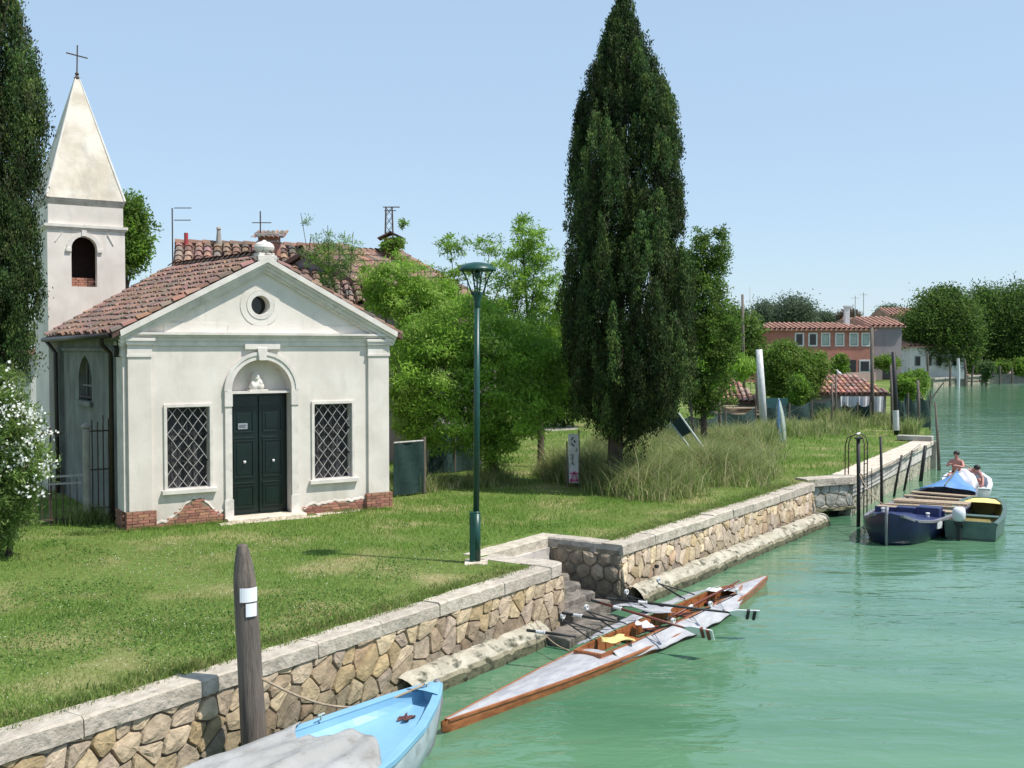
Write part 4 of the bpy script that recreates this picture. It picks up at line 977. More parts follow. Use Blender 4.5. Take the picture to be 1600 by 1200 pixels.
tree('roadside_tree', 'green leafy tree showing beside the bell tower', atZ(190, 640, 0),
     [B(200, 350, 40, 32, 42), B(180, 390, 40, 40, 36), B(212, 385, 40, 22, 26), B(80, 300, 40, 14, 40), B(160, 330, 40, 30, 40)],
     MG+LG[:1], 420, 52, .16, .2, subr=.42)
tree('bay_tree', 'dark green upright tree standing close behind the tall cypress', atZ(1098, 668),
     [B(1105, 470, 37, 34, 60), B(1095, 400, 37, 16, 40), B(1125, 400, 37, 14, 40), B(1085, 540, 37, 40, 60), B(1120, 540, 37, 34, 55), B(1105, 610, 37, 42, 36), B(1075, 440, 37, 22, 50)],
     MG+DG[:2]+LG[1:2], 700, 60, .11, .13, subr=.30, up=.5)
# second row: darker mass behind the light trees
tree('hedge_tree', 'dark green tree filling the gap behind the acacias near the path', atZ(880, 668),
     [B(865, 590, 50, 50, 60), B(900, 560, 50, 50, 70), B(830, 600, 50, 40, 40), B(880, 640, 50, 35, 20)], DG+MG, 420, 56, .2, .15, subr=.5)
tree('hedge_tree', 'dark green tree behind the acacias and the green screen', atZ(740, 672),
     [B(740, 560, 52, 70, 60), B(690, 590, 52, 60, 60), B(790, 590, 52, 50, 50), B(640, 600, 52, 30, 40)], DG+MG, 480, 56, .2, .15, subr=.5)
tree('garden_tree', 'mid green tree over the sheds at the right of the cypress', atZ(1150, 610),
     [B(1145, 545, 85, 36, 46), B(1160, 518, 85, 28, 28), B(1120, 560, 85, 40, 44), B(1180, 560, 85, 22, 26), B(1138, 500, 85, 20, 18)], MG+DG[:2], 460, 50, .32, .25, subr=.8)
tree('reed_clump', 'bright yellow green reeds behind the first low shed', atZ(1150, 606),
     [B(1150, 577, 75, 30, 16), B(1128, 578, 75, 12, 14)], LG+[(.25, .33, .06)], 130, 40, .36, 0, cat='plant', subr=.6, up=1.5, aspect=.2)
tree('bushy_tree', 'round mid green bushy tree between the two low sheds', atZ(1236, 652),
     [B(1236, 578, 56, 40, 38), B(1212, 568, 56, 24, 30), B(1262, 580, 56, 26, 30), B(1240, 612, 56, 34, 22), B(1282, 566, 56, 10, 12), B(1225, 546, 56, 16, 14), B(1205, 600, 56, 18, 22)], [(.13, .23, .035), (.17, .28, .05), (.10, .18, .03), (.22, .31, .07)], 640, 60, .15, .14, subr=.42, up=.4)
tree('small_bush', 'small rounded bush in front of the bushy tree', atZ(1248, 662),
     [B(1248, 604, 53, 16, 18), B(1244, 622, 53, 12, 16)], LG[:2]+MG, 110, 44, .13, .05, cat='bush', subr=.30)
tree('bush', 'green bush above the black net on the canal bank', atZ(1420, 640),
     [B(1420, 604, 56, 24, 20), B(1432, 600, 56, 14, 18), B(1408, 608, 56, 12, 16)], MG+LG[:2], 190, 50, .15, .06, cat='bush', subr=.36)
# far trees
FAR = [(.12, .17, .10), (.15, .20, .12), (.10, .145, .09)]  # distance haze is put into these greyed, paled greens
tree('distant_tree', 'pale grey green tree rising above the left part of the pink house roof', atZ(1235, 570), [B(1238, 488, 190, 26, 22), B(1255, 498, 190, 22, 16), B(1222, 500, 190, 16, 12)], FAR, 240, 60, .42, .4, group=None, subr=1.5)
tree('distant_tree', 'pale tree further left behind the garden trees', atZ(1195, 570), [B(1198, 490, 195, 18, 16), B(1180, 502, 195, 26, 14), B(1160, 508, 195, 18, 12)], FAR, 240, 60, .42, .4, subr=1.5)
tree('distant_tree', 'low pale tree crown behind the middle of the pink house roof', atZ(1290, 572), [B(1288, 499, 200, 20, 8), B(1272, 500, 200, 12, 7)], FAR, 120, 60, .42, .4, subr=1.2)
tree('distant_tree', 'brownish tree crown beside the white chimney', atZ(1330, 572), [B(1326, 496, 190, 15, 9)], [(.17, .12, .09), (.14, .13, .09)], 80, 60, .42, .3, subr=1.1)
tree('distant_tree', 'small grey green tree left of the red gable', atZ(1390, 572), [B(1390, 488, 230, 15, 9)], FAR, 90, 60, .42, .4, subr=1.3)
tree('lime_tree', 'dark rounded tree by the far bank, first of the big ones beyond the pink house', atZ(1468, 600),
     [B(1470, 500, 140, 45, 42), B(1445, 520, 140, 26, 36), B(1495, 520, 140, 32, 44), B(1470, 545, 140, 36, 24), B(1480, 470, 140, 22, 18), B(1505, 555, 140, 20, 20), B(1450, 545, 140, 18, 22)], MG+DG, 1300, 70, .36, .22, subr=1.15)
tree('lime_tree', 'tallest dark tree mass at the right edge of the far bank', atZ(1560, 594),
     [B(1555, 500, 152, 45, 48), B(1590, 500, 152, 40, 50), B(1530, 522, 152, 36, 40), B(1570, 548, 152, 40, 16), B(1540, 478, 152, 20, 22), B(1600, 522, 152, 34, 42), B(1630, 510, 152, 34, 50), B(1510, 532, 152, 25, 26), B(1660, 515, 152, 34, 46)], DG+MG[:2], 1700, 70, .38, .22, subr=1.2)
tree('bank_bush', 'bright green bush at the right edge of the far bank', atZ(1594, 592), [B(1596, 574, 146, 8, 11)], LG[:3]+MG, 90, 46, .4, 0, cat='bush', subr=.9)
tree('willow_clump', 'ragged shrub growing at the waterline among the far pilings', atZ(1541, 602, WATER), [B(1541, 575, 134, 9, 10), B(1541, 590, 134, 4, 8)], GG+DG, 60, 36, .34, .12, cat='bush', subr=.6)
for lb, px, py, Y, rx, ry in (('low shrub left of the pale garden wall', 1437, 590, 118, 9, 8), ('low shrub over the middle of the far garden wall', 1520, 574, 141, 9, 7), ('low shrub near the right end of the far garden wall', 1566, 572, 146, 11, 8), ('green climber on the ground floor of the grey house', 1385, 566, 122, 18, 9), ('small potted shrub before the pink house door', 1312, 570, 114, 9, 13)):
    tree('shrub', lb, atY(px, py+ry, Y), [B(px, py, Y, rx, ry)], MG+LG[:1], 60, 40, .33, 0, cat='bush', subr=.7)
# backdrop wood, far beyond
m_root = None
def far_wood(name, label, x0, x1, Y, ytop, ybase=575, n=500):
    b = []; x = x0
    while x < x1: b.append(B(x, ytop+rng.uniform(6, 14), Y, rng.uniform(16, 30), rng.uniform(12, 20))); b.append(B(x, (ytop+ybase)/2+10, Y, 28, 22)); x += 20
    root = thing(name, label, 'trees', atZ((x0+x1)/2, 570)); root['kind'] = 'stuff'
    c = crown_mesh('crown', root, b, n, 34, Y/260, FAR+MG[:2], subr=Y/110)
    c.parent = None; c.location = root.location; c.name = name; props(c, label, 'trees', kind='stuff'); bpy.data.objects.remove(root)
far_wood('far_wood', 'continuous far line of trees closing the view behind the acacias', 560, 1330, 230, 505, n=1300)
far_wood('far_wood', 'far line of trees behind the dark trees on the right bank', 1480, 1760, 230, 480, n=700)
far_wood('far_wood', 'far trees left of the bell tower behind the cypress', -120, 60, 90, 470, n=400)

# oleander ------------------------------------------------------
ol = thing('oleander', 'white flowering oleander bush at the left edge of the lawn', 'bush', atZ(12, 868))
ob = [B(0, 800, 18.5, 46, 50), B(15, 690, 18.6, 52, 70), B(5, 620, 18.6, 34, 46), B(45, 725, 18.4, 32, 44), B(-20, 690, 18.6, 60, 110), B(20, 780, 18.6, 40, 50), B(-10, 830, 18.6, 30, 40)]
crown_mesh('foliage', ol, ob, 420, 66, .105, [(.18, .28, .07), (.23, .34, .09), (.12, .20, .05), (.28, .37, .13)], aspect=.24, up=.5, subr=.22)
trunk_mesh(ol, atZ(12, 868), [b[0] for b in ob], .06, 'stems')
c = []
for px, py, k in ((15, 575, 5), (30, 640, 30), (50, 655, 30), (20, 700, 24), (45, 690, 34), (70, 680, 26), (35, 715, 20), (65, 735, 22), (78, 722, 18), (10, 735, 16), (40, 762, 14), (60, 770, 10), (5, 640, 20), (-5, 700, 24), (0, 660, 16), (52, 640, 20), (22, 606, 14)):
    b = np.array(atY(px, py, 18.05+.2*rng.random())); c.append(b[None]+rng.normal(0, 1, (int(k*1.9), 3))*np.array([.085, .07, .075]))
c = np.concatenate(c)-np.array(ol.location)[None]
v, f = leaf_quads(c, .05, .95); props(np_mesh('flowers', v, f, M['petal'], ol), kind='stuff')

# ================================================================ LAMP POST
lp = thing('lamp_post', 'dark green park lamp post with a flat domed shade on the lawn', 'lamp post', (-.60, 18.2, 0))
lp.scale = (1, 1, .973)
m = MB(); m.tube([(0, 0, .02), (0, 0, .86)], .072, 16); m.tube([(0, 0, .85), (0, 0, .90)], [.072, .052], 16); m.tube([(0, 0, .88), (.02, 0, 4.42)], [.052, .046], 16); m.build('post', M['lamp'], lp, smooth=True, bevel=0)
m = MB(); m.box((-.066, -.02, .46), (.09, .12, .86)); m.build('service_box', M['lamp'], lp, bevel=.01)
m = MB(); slab(m, -.19, .19, -.17, .17, -.06, .035, (1.3, 1.25, 1.2), .02, 4); m.build('foot', M['stone'], lp)
m = MB(); m.lathe([(.046, 0), (.055, .02), (.05, .10), (.085, .22), (.10, .27), (.04, .28)], (.02, 0, 4.40), 16); m.build('collar', M['lamp'], lp, smooth=True)
for k in range(4):
    a = .35+k*PI/2; m = MB(); pr = ((.085, 4.62), (.13, 4.74), (.17, 4.86), (.22, 4.97), (.27, 5.04))
    m.tube([(.02+r*math.cos(a), r*math.sin(a), z) for r, z in pr], .013, 8); m.build('arm', M['lamp'], lp, smooth=True)
m = MB(); m.lathe([(.0, .135), (.08, .13), (.17, .112), (.25, .075), (.30, .03), (.315, .0), (.31, -.012), (.27, .0), (.0, .03)], (.02, 0, 5.05), 28, False); m.build('shade', M['lamp'], lp, smooth=True)
m = MB(); m.tube([(.02, 0, 4.66), (.02, 0, 5.07)], .014, 8); m.lathe([(.02, 0), (.05, .04), (.055, .10), (.03, .15)], (.02, 0, 4.90), 12); m.build('lamp_holder', M['lamp'], lp)

# ================================================================ MOORING POST in the foreground
mp_ = W(-7.39, .50); pt = atY(374, 853, mp_.y)
post = thing('mooring_post', 'thick weathered wooden mooring post with two white plates by the near wall', 'post', (mp_.x, mp_.y, 0))
m = MB(); K = 16; rows = []
for z, r in ((-2.0, .145), (-1.0, .142), (-.4, .135), (.2, .130), (.7, .127), (1.05, .122), (1.18, .115), (1.30, .098), (1.40, .078), (1.475, .058), (1.50, .048)):
    rows.append((z, r))
vs = []
for z, r in rows:
    ox = -(z+.2)*.052
    for k in range(K):
        a = 2*PI*k/K; rr = r*(1+.05*math.sin(a*3+z)+(.0 if z < 1.1 else -.22*max(0, math.cos(a*3+.6))*min(1, (z-1.1)*4)))
        vs.append((ox+rr*math.cos(a), rr*math.sin(a), z))
fs = [(i*K+k, i*K+(k+1) % K, (i+1)*K+(k+1) % K, (i+1)*K+k) for i in range(len(rows)-1) for k in range(K)]+[tuple((len(rows)-1)*K+k for k in range(K))]
m.add(vs, fs); m.build('pole', M['wood'], post, smooth=True)
def curved_plate(m, z0, z1, a0, a1, r=.137, ox=0.):
    g = MB(); g.grid(8, 1, lambda u, v_: (-(z0+.2)*.052+ox+r*math.cos(a0+(a1-a0)*u), r*math.sin(a0+(a1-a0)*u), z0+(z1-z0)*v_)); m.add(g.v, g.f)
m = MB(); curved_plate(m, .90, 1.05, -1.75, -.25); m.build('upper_plate', M['paper'], post, solid=.006, label='wide white plate')
m = MB(); curved_plate(m, .745, .885, -1.35, -.45, .139); m.build('lower_plate', M['paper'], post, solid=.006, label='small white plate')

# ================================================================ BOATS
def interp(t, xs, ys): return float(np.interp(t, xs, ys))
def hull(m, L, bf, gf, kf, N=30, inner=None, cf=.55, y_ch=.72):
    """bf half beam, gf gunwale z, kf keel z (all functions of t 0..1)"""
    vs = []; 
    for i in range(N+1):
        t = i/N; b = max(.004, bf(t)); g = gf(t); k = kf(t); x = L*t
        zc = k+(g-k)*.30
        ring = [(b, g), (b*.97, g-(g-zc)*.45), (b*y_ch+.0, zc), (b*.40, k+(zc-k)*.35), (0, k), (-b*.40, k+(zc-k)*.35), (-b*y_ch, zc), (-b*.97, g-(g-zc)*.45), (-b, g)]
        vs += [(x, y, z) for y, z in ring]
    n = 9; fs = [(i*n+j, i*n+j+1, (i+1)*n+j+1, (i+1)*n+j) for i in range(N) for j in range(n-1)]
    fs.append(tuple(range(n-1, -1, -1)))
    m.add(vs, fs)
def inner_shell(m, L, bf, gf, fz, t0, t1, th=.035, N=24, drop=.0):
    vs = []
    for i in range(N+1):
        t = t0+(t1-t0)*i/N; b = max(.01, bf(t)-th); g = gf(t)-drop; x = L*t; fl = fz(t) if callable(fz) else fz
        w = b*.80
        for y, z in ((b, g), (b*.95, (g+fl)/2), (w, fl), (0, fl-.005), (-w, fl), (-b*.95, (g+fl)/2), (-b, g)): vs.append((x, y, z))
    n = 7; fs = [(i*n+j, (i+1)*n+j, (i+1)*n+j+1, i*n+j+1) for i in range(N) for j in range(n-1)]
    fs += [tuple(range(n)), tuple(N*n+n-1-j for j in range(n))]; m.add(vs, fs)
def gunwale(m, L, bf, gf, w=.05, h=.03, N=40, t0=0., t1=1., ov=.015):
    for s in (1, -1):
        vs = []
        for i in range(N+1):
            t = t0+(t1-t0)*i/N; b = max(.0, bf(t)); g = gf(t); x = L*t; o = b+ov; q = max(0., b-w)
            vs += [(x, s*o, g-h), (x, s*o, g+h*.4), (x, s*q, g+h*.4), (x, s*q, g-h)]
        fs = [(i*4+j, (i+1)*4+j, (i+1)*4+(j+1) % 4, i*4+(j+1) % 4) for i in range(N) for j in range(4)]+[(0, 1, 2, 3), (N*4+3, N*4+2, N*4+1, N*4)]
        m.add(vs, fs)
def deck(m, L, bf, gf, t0, t1, th=.03, dz=-.01, camber=.03, N=16):
    m.grid(N, 6, lambda u, v_: (L*(t0+(t1-t0)*u), (2*v_-1)*max(.004, bf(t0+(t1-t0)*u)-th), gf(t0+(t1-t0)*u)+dz+camber*(1-(2*v_-1)**2)*min(1, 3*bf(t0+(t1-t0)*u))))

# light blue boat -------------------------------------------------
bow = atZ(688, 1068, -.30); ang = R(60); L = 5.4; d = Vector((math.cos(ang), math.sin(ang), 0)); o_ = bow-d*L
bb = thing('rowing_boat', 'light blue and white boat with a grey tarpaulin at the bottom of the picture', 'boat', (o_.x, o_.y, 0), ang)
bf = lambda t: interp(t, [0, .2, .45, .65, .8, .9, .96, 1], [.66, .80, .84, .74, .53, .32, .16, .02]); gf = lambda t: interp(t, [0, .5, .8, 1], [-.48, -.46, -.39, -.28]); kf = lambda t: interp(t, [0, .8, .93, 1], [-1.28, -1.25, -1.0, -.42])
m = MB(); hull(m, L, bf, gf, kf); m.build('hull', M['hullwhite'], bb, smooth=True)
m = MB(); gunwale(m, L, bf, gf, .10, .05, t1=.992); m.build('gunwale', M['blueboat'], bb, bevel=.01)
m = MB(); inner_shell(m, L, bf, gf, lambda t: gf(t)-.13, .30, .955, .11); m.build('inner_deck', M['blueboat'], bb)
m = MB(); deck(m, L, bf, gf, .93, .99, .02, .03, .02); m.build('bow_cap', M['blueboat'], bb)
m = MB(); m.tube([(L*.985, 0, -.24), (L*1.0, 0, -.50), (L*.965, 0, -.95), (L*.90, 0, -1.22)], .035, 8); m.build('stem', M['greyrail'], bb, smooth=True)
m = MB(); m.tube([(L*.72, .52, -.37), (L*.72, .52, -.31)], .012, 6); m.tube([(L*.71, .52, -.31), (L*.73, .52, -.31)], .012, 6); m.build('cleat', M['frame'], bb)
m = MB(); m.tube([(L*.95, .0, -.27), (L*.95, .0, -.22)], .014, 6); m.tube([(L*.94, 0, -.22), (L*.96, 0, -.22)], .012, 6); m.build('cleat', M['frame'], bb)
m = MB(); m.grid(7, 7, lambda u, v_: (L*.86+(u-.5)*.16*(1+.4*math.sin(v_*7)), -.06+(v_-.5)*.11*(1+.4*math.sin(u*9)), gf(.86)-.11+.018*math.sin(u*9+v_*5))); m.build('rag', M['shorts'], bb, solid=.006)
def tz(u, v_):
    t = -.02+.66*u-.10*abs(2*v_-1)*0+(.05*math.sin(v_*7))*u; s = 2*v_-1; b = bf(min(max(t, 0), 1))+.07
    g = gf(min(max(t, 0), 1)); hump = .20*(1-s*s)**.8*(1-.55*u)+.035*math.sin(u*9+s*4)*(1-s*s)+.02*math.sin(s*15+u*5)+.022*abs(math.sin(u*17+s*9+1.5*math.sin(s*5)))*(1-s*s)-.012*abs(math.sin(u*6-s*13))
    drop = -.20*max(0, abs(s)-.86)/.14
    return (L*t+.28*s*u, b*s*(1 if abs(s) < .9 else 1.02), g+.05+hump+drop)
m = MB(); m.grid(70, 48, tz); tp = m.build('tarpaulin', M['tarp'], bb, smooth=True, solid=.01)
m = MB(); m.tube([(L*(.20+.42*k/12), -(bf(.20+.42*k/12)+.085)*1.02, gf(.4)-.11) for k in range(13)], .008, 5); m.build('tarp_cord', M['varnish'], tp)

# wooden double scull --------------------------------------------
p0 = atZ(690, 1133, -.93); p1 = atZ(1199, 897, -.86); dv = p1-p0; L = Vector((dv.x, dv.y)).length; ang = math.atan2(dv.y, dv.x)
sk = thing('sculling_boat', 'long slim varnished wooden sculling boat with pale decks moored at the steps', 'boat', (p0.x, p0.y, -.16), ang)
bf = lambda t: interp(t, [0, .03, .12, .25, .4, .55, .7, .85, .97, 1], [.015, .05, .16, .31, .42, .46, .42, .26, .06, .015]); gf = lambda t: -.78+.0*t+.05*abs(2*t-1)**2; kf = lambda t: interp(t, [0, .04, .3, .7, .96, 1], [-.86, -1.08, -1.2, -1.2, -1.06, -.84])
m = MB(); hull(m, L, bf, gf, kf, 50); m.build('hull', M['varnish'], sk, smooth=True)
m = MB(); gunwale(m, L, bf, gf, .03, .022, t0=.01, t1=.99); m.build('gunwale', M['varnish'], sk)
m = MB(); deck(m, L, bf, gf, .01, .36, .012, .006, .07, 24); m.build('fore_deck', M['deckwhite'], sk, smooth=True)
m = MB(); deck(m, L, bf, gf, .82, .99, .012, .006, .07, 24); m.build('aft_deck', M['deckwhite'], sk, smooth=True)
wing = lambda t: max(bf(t), interp(t, [.355, .40, .46, .56, .68, .76, .82], [.30, .42, .52, .58, .56, .46, .28])+.012*math.sin(t*70))
cbf = lambda t: interp(t, [.33, .40, .6, .8, .86], [.22, .26, .27, .22, .08])
for s in (1, -1):
    m = MB(); m.grid(60, 8, lambda u, v_: (L*(.36+.46*u), s*(cbf(.36+.46*u)+(wing(.36+.46*u)-cbf(.36+.46*u))*v_), gf(.36+.46*u)+(.09+.05*(s > 0))*(1-v_)+(.09*v_ if s > 0 else -.05*v_*v_)+.008*math.sin(u*60+v_*5+s)*v_+.006*math.sin(u*31+9*v_)))
    m.build('canvas_wing', M['deckwhite'], sk, smooth=True, solid=.008)
    m = MB(); m.grid(34, 1, lambda u, v_: (L*(.33+.53*u), s*cbf(.33+.53*u), -1.10+v_*(gf(.33+.53*u)+.11+1.10))); m.build('coaming', M['varnish'], sk, solid=.022)
m = MB(); m.span(L*.328, L*.334, -.225, .225, -1.05, gf(.33)+.11); m.build('bulkhead', M['varnish'], sk)
m = MB(); m.grid(30, 1, lambda u, v_: (L*(.335+.52*u), (2*v_-1)*cbf(.335+.52*u)*.98, -1.0)); m.build('bottom_boards', M['mahogany'], sk)
m = MB()
for k in range(20):
    t = .345+.5*k/19; b = cbf(t)-.012
    m.tube([(L*t, b, gf(t)+.09), (L*t, b*.97, -.95), (L*t, 0, -.985), (L*t, -b*.97, -.95), (L*t, -b, gf(t)+.09)], .012, 5)
m.build('frames', M['varnish'], sk)
for t in (.36, .48, .56, .68, .77):
    m = MB(); b = cbf(t)-.02; m.span(L*t-.09, L*t+.09, -b, b, -.84, -.815); m.build('thwart', M['varnish'] if t < .7 else M['mahogany'], sk, bevel=.005)
for t in (.53, .64):
    m = MB(); m.span(L*t-.12, L*t+.12, -.12, .12, -.78, -.755); m.span(L*t-.3, L*t+.35, -.10, -.08, -.80, -.785); m.span(L*t-.3, L*t+.35, .08, .10, -.80, -.785); m.build('sliding_seat', M['mahogany'], sk, bevel=.01)
for t in (.40, .47, .60, .71):
    for s in ((1, -1) if t > .45 else (1,)):
        m = MB(); c = cbf(t); z = gf(t)+.15; e = (L*t, s*(c+.62), z+.16)
        m.tube([(L*t-.2, s*c, z), e], .011, 6); m.tube([(L*t+.2, s*c, z), e], .011, 6); m.tube([(L*t, s*c, z-.12), e], .009, 6)
        if s < 0: m.v = [(x, y*.75+0, z_) for x, y, z_ in m.v]
        rg = m.build('rigger', M['dark'], sk)
        m = MB(); ey = e[1]*(1 if s > 0 else .75); m.tube([(e[0], ey, e[2]-.02), (e[0], ey, e[2]+.09)], .012, 6); m.ring([(e[0]+.05*math.cos(a), e[2]+.06+.045*math.sin(a)) for a in np.linspace(0, 6.0, 10)], [(e[0]+.03*math.cos(a), e[2]+.06+.027*math.sin(a)) for a in np.linspace(0, 6.0, 10)], ey-.02, ey+.02)
        m.build('oarlock', M['white'], rg)
def local_pt(o, t, y, z): 
    z = z+o.location.z
    a = o.rotation_euler.z; return Vector((o.location.x+t*math.cos(a)-y*math.sin(a), o.location.y+t*math.sin(a)+y*math.cos(a), z))
def rag(name, label, mat, c, size, seed, h=.03, cat='cloth'):
    r_ = np.random.default_rng(seed); ph = r_.uniform(0, 6, 4); m = MB(); n = 10
    m.grid(n, n, lambda u, v_: ((u-.5)*size[0]*(1+.18*math.sin(v_*6+ph[0])), (v_-.5)*size[1]*(1+.2*math.sin(u*7+ph[1])), h*(.6+math.sin(u*8+ph[2])*math.cos(v_*7+ph[3]))))
    o = m.build(name, M[mat], None, smooth=True, solid=.006); o.location = c; o.rotation_euler = (0, 0, float(r_.uniform(0, 3))); props(o, label, cat); return o
rag('cloth', 'yellow cloth lying in the near end of the sculling boat', 'yellow', local_pt(sk, L*.40, -.05, -.64), (.46, .34), 3)
rag('cloth', 'small crumpled white cloth in the middle of the sculling boat', 'whitetarp', local_pt(sk, L*.505, .02, -.66), (.40, .22), 4)
rag('cloth', 'white folded cloth on the far end of the sculling boat', 'paper', local_pt(sk, L*.79, .12, -.64), (.32, .30), 5, .012)
rag('canvas_cover', 'grey white plastic sheet laid over the boat by the steps', 'deckwhite', local_pt(sk, L*.60, .46, -.62), (.95, .55), 8, .03, 'cover')
def oar(label, a, b, blade, col_m='mahogany', zoff=0):
    a = Vector(a); b = Vector(b); t = thing('oar', label, 'oar', a, 0, 'oars of the sculling boat'); v = b-a; l = v.length; q = v.to_track_quat('X', 'Z')
    t.rotation_mode = 'QUATERNION'; t.rotation_quaternion = q @ Quaternion((1, 0, 0), R(-55))
    m = MB(); m.tube([(.12, 0, 0), (l*.6, 0, 0), (l, 0, 0)], [.020, .022, .017], 8); m.build('shaft', M[col_m], t, smooth=True)
    m = MB(); m.tube([(-.02, 0, 0), (.14, 0, 0)], .022, 8); m.build('grip', M['dark'], t)
    m = MB(); m.lathe([(.020, -.10), (.026, -.09), (.026, .02), (.036, .03), (.036, .045), (.020, .05)], (0, 0, 0), 10); m.v = [(z+l*.30, y, x) for x, y, z in m.v]; m.build('collar', M['white'], t)
    if blade:
        m = MB(); bl = .46; P = [(l-.02, -.022), (l+.12, -.075), (l+bl, -.105), (l+bl, .115), (l+.12, .09), (l-.02, .022)]
        m.v = []; g = [(x, y, -.006+.02*((y/.1)**2)) for x, y in P]+[(x, y, .006+.02*((y/.1)**2)) for x, y in P]; n = 6
        m.add(g, [tuple(range(n-1, -1, -1)), tuple(range(n, 2*n))]+[(i, (i+1) % n, (i+1) % n+n, i+n) for i in range(n)]); bd_ = m.build('blade', M['paper'], t)
        m = MB()
        for x in (l+bl*.62, l+bl*.84): m.span(x-.02, x+.025, -.097, .107, -.011, .032)
        m.build('blade_stripes', M['dark'] if blade == 1 else M['mahogany'], bd_)
    return t
oar('oar with two black stripes on its blade, reaching out over the water', atZ(950, 935, -.45), atZ(1140, 957, -.62), 1, 'dark')
oar('oar with a red striped blade, crossing the middle of the sculling boat', atZ(925, 938, -.42), atZ(1070, 981, -.62), 2, 'mahogany')
oar('oar lying lengthwise inside the far half of the sculling boat', local_pt(sk, L*.56, -.08, -.66), local_pt(sk, L*.86, -.02, -.58), 0)
oar('oar handle sticking out of the sculling boat toward the steps', atZ(880, 958, -.50), atZ(965, 972, -.52), 0, 'dark')
oar('oar handle nearest the mooring post side of the sculling boat', atZ(825, 985, -.52), atZ(900, 995, -.55), 0, 'dark')

# navy boat --------------------------------------------------------
ang = R(57); bw = atZ(1385, 853, WATER); L = 8.0; d = Vector((math.cos(ang), math.sin(ang), 0)); o_ = Vector((bw.x, bw.y, 0))+d*L
nb = thing('work_boat', 'navy blue wooden work boat with broad plank thwarts moored along the quay', 'boat', (o_.x, o_.y, 0), ang+PI)
bf = lambda t: interp(t, [0, .15, .4, .6, .75, .87, .95, .985, 1], [.62, .80, .95, .98, .93, .82, .60, .34, .05]); gf = lambda t: interp(t, [0, .3, .6, .85, .95, 1], [-.50, -.60, -.60, -.55, -.46, -.26]); kf = lambda t: interp(t, [0, .1, .9, .97, 1], [-1.05, -1.3, -1.3, -1.2, -1.0])
m = MB(); hull(m, L, bf, gf, kf, 40, y_ch=.8); m.build('hull', M['navy'], nb, smooth=True)
m = MB(); gunwale(m, L, bf, gf, .07, .05, t1=.985); m.build('gunwale', M['greyrail'], nb, bevel=.01)
m = MB(); inner_shell(m, L, bf, gf, -.92, .02, .73, .06); m.build('hold', M['greyrail'], nb)
m = MB(); deck(m, L, bf, gf, .72, .97, .05, -.02, .07, 16); m.build('fore_deck', M['navydeck'], nb, smooth=True)
m = MB(); m.span(L*.715, L*.722, -.85, .85, -.93, -.44); m.build('bulkhead', M['navydeck'], nb)
m = MB(); m.tube([(L*.995, 0, -.12), (L*1.005, 0, -.3), (L*1.0, 0, -1.12)], [.045, .04, .03], 8); m.build('stem_post', M['greyrail'], nb, smooth=True)
m = MB(); m.span(L*.70, L*.755, .22, .78, -.60, -.34); m.span(L*.70, L*.735, -.30, .20, -.60, -.40); m.build('locker', M['navydeck'], nb, bevel=.02)
for t, w_, mm in ((.22, .30, 'plank'), (.30, .22, 'plank'), (.41, .55, 'plank'), (.53, .20, 'plank'), (.62, .34, 'plank')):
    b = bf(t)+.02; m = MB(); z = gf(t)+.02; m.box((L*t, 0, z+.02), (w_, 2*b, .045), rx=rng.uniform(-.03, .03), rz=rng.uniform(-.05, .05))
    if t == .41: m.box((L*t+w_/2+.03, 0, z-.05), (.04, 2*b-.1, .13))
    m.build('plank', M[mm], nb, bevel=.006)
m = MB()
for k in range(5): m.box((L*(.35+.06*k), .0, -.885), (.36, 1.5, .03))
m.build('floor_boards', M['plank'], nb)
m = MB(); m.box((L*.80, .80, -.74), (1.3, .05, .05), rz=-.22); m.build('rubbing_strake', M['greyrail'], nb)
m = MB(); m.box((L*.815, .88, -.68), (.22, .03, .16), rz=-.3); m.build('number_plate', M['white'], nb)
for x, y in ((L*.955, -.30), (L*.745, -.6), (L*.78, .55)):
    m = MB(); m.lathe([(.04, 0), (.04, .08), (.06, .10), (.03, .12)], (x, y, gf(.9)-.05), 8); m.build('bollard', M['white'], nb)
# tarpaulins over its stern
tr = thing('blue_tarpaulin', 'blue tarpaulin tented over the stern of the navy boat', 'tarpaulin', (o_.x, o_.y, 0), ang+PI)
m = MB(); m.grid(14, 14, lambda u, v_: (-.25+1.75*u+.12*math.sin(v_*6), (2*v_-1)*(.42+.45*u), -.48+(.46-.30*u)*(1-abs(2*v_-1))**.9+.025*math.sin(u*12+v_*9))); m.build('sheet', M['bluetarp'], tr, smooth=True, solid=.01)
m = MB(); m.tube([(-.3, 0, .02), (1.5, 0, -.30)], .02, 6); m.build('ridge_pole', M['wood'], tr)
tr = thing('white_sheet', 'crumpled white sheet heaped behind the blue tarpaulin', 'cloth', (o_.x, o_.y, 0), ang+PI)
m = MB(); m.grid(16, 16, lambda u, v_: (-.55+.75*u, (2*v_-1)*.36+.22, -.50+.48*math.sin(PI*u)**.6*(math.sin(PI*v_))**.5+.05*math.sin(u*14)*math.cos(v_*11))); m.build('sheet', M['whitetarp'], tr, smooth=True, solid=.01)
m = MB(); m.box((-.35, -.05, -.45), (.5, .7, .3)); m.build('bundle', M['whitetarp'], tr, bevel=.05)

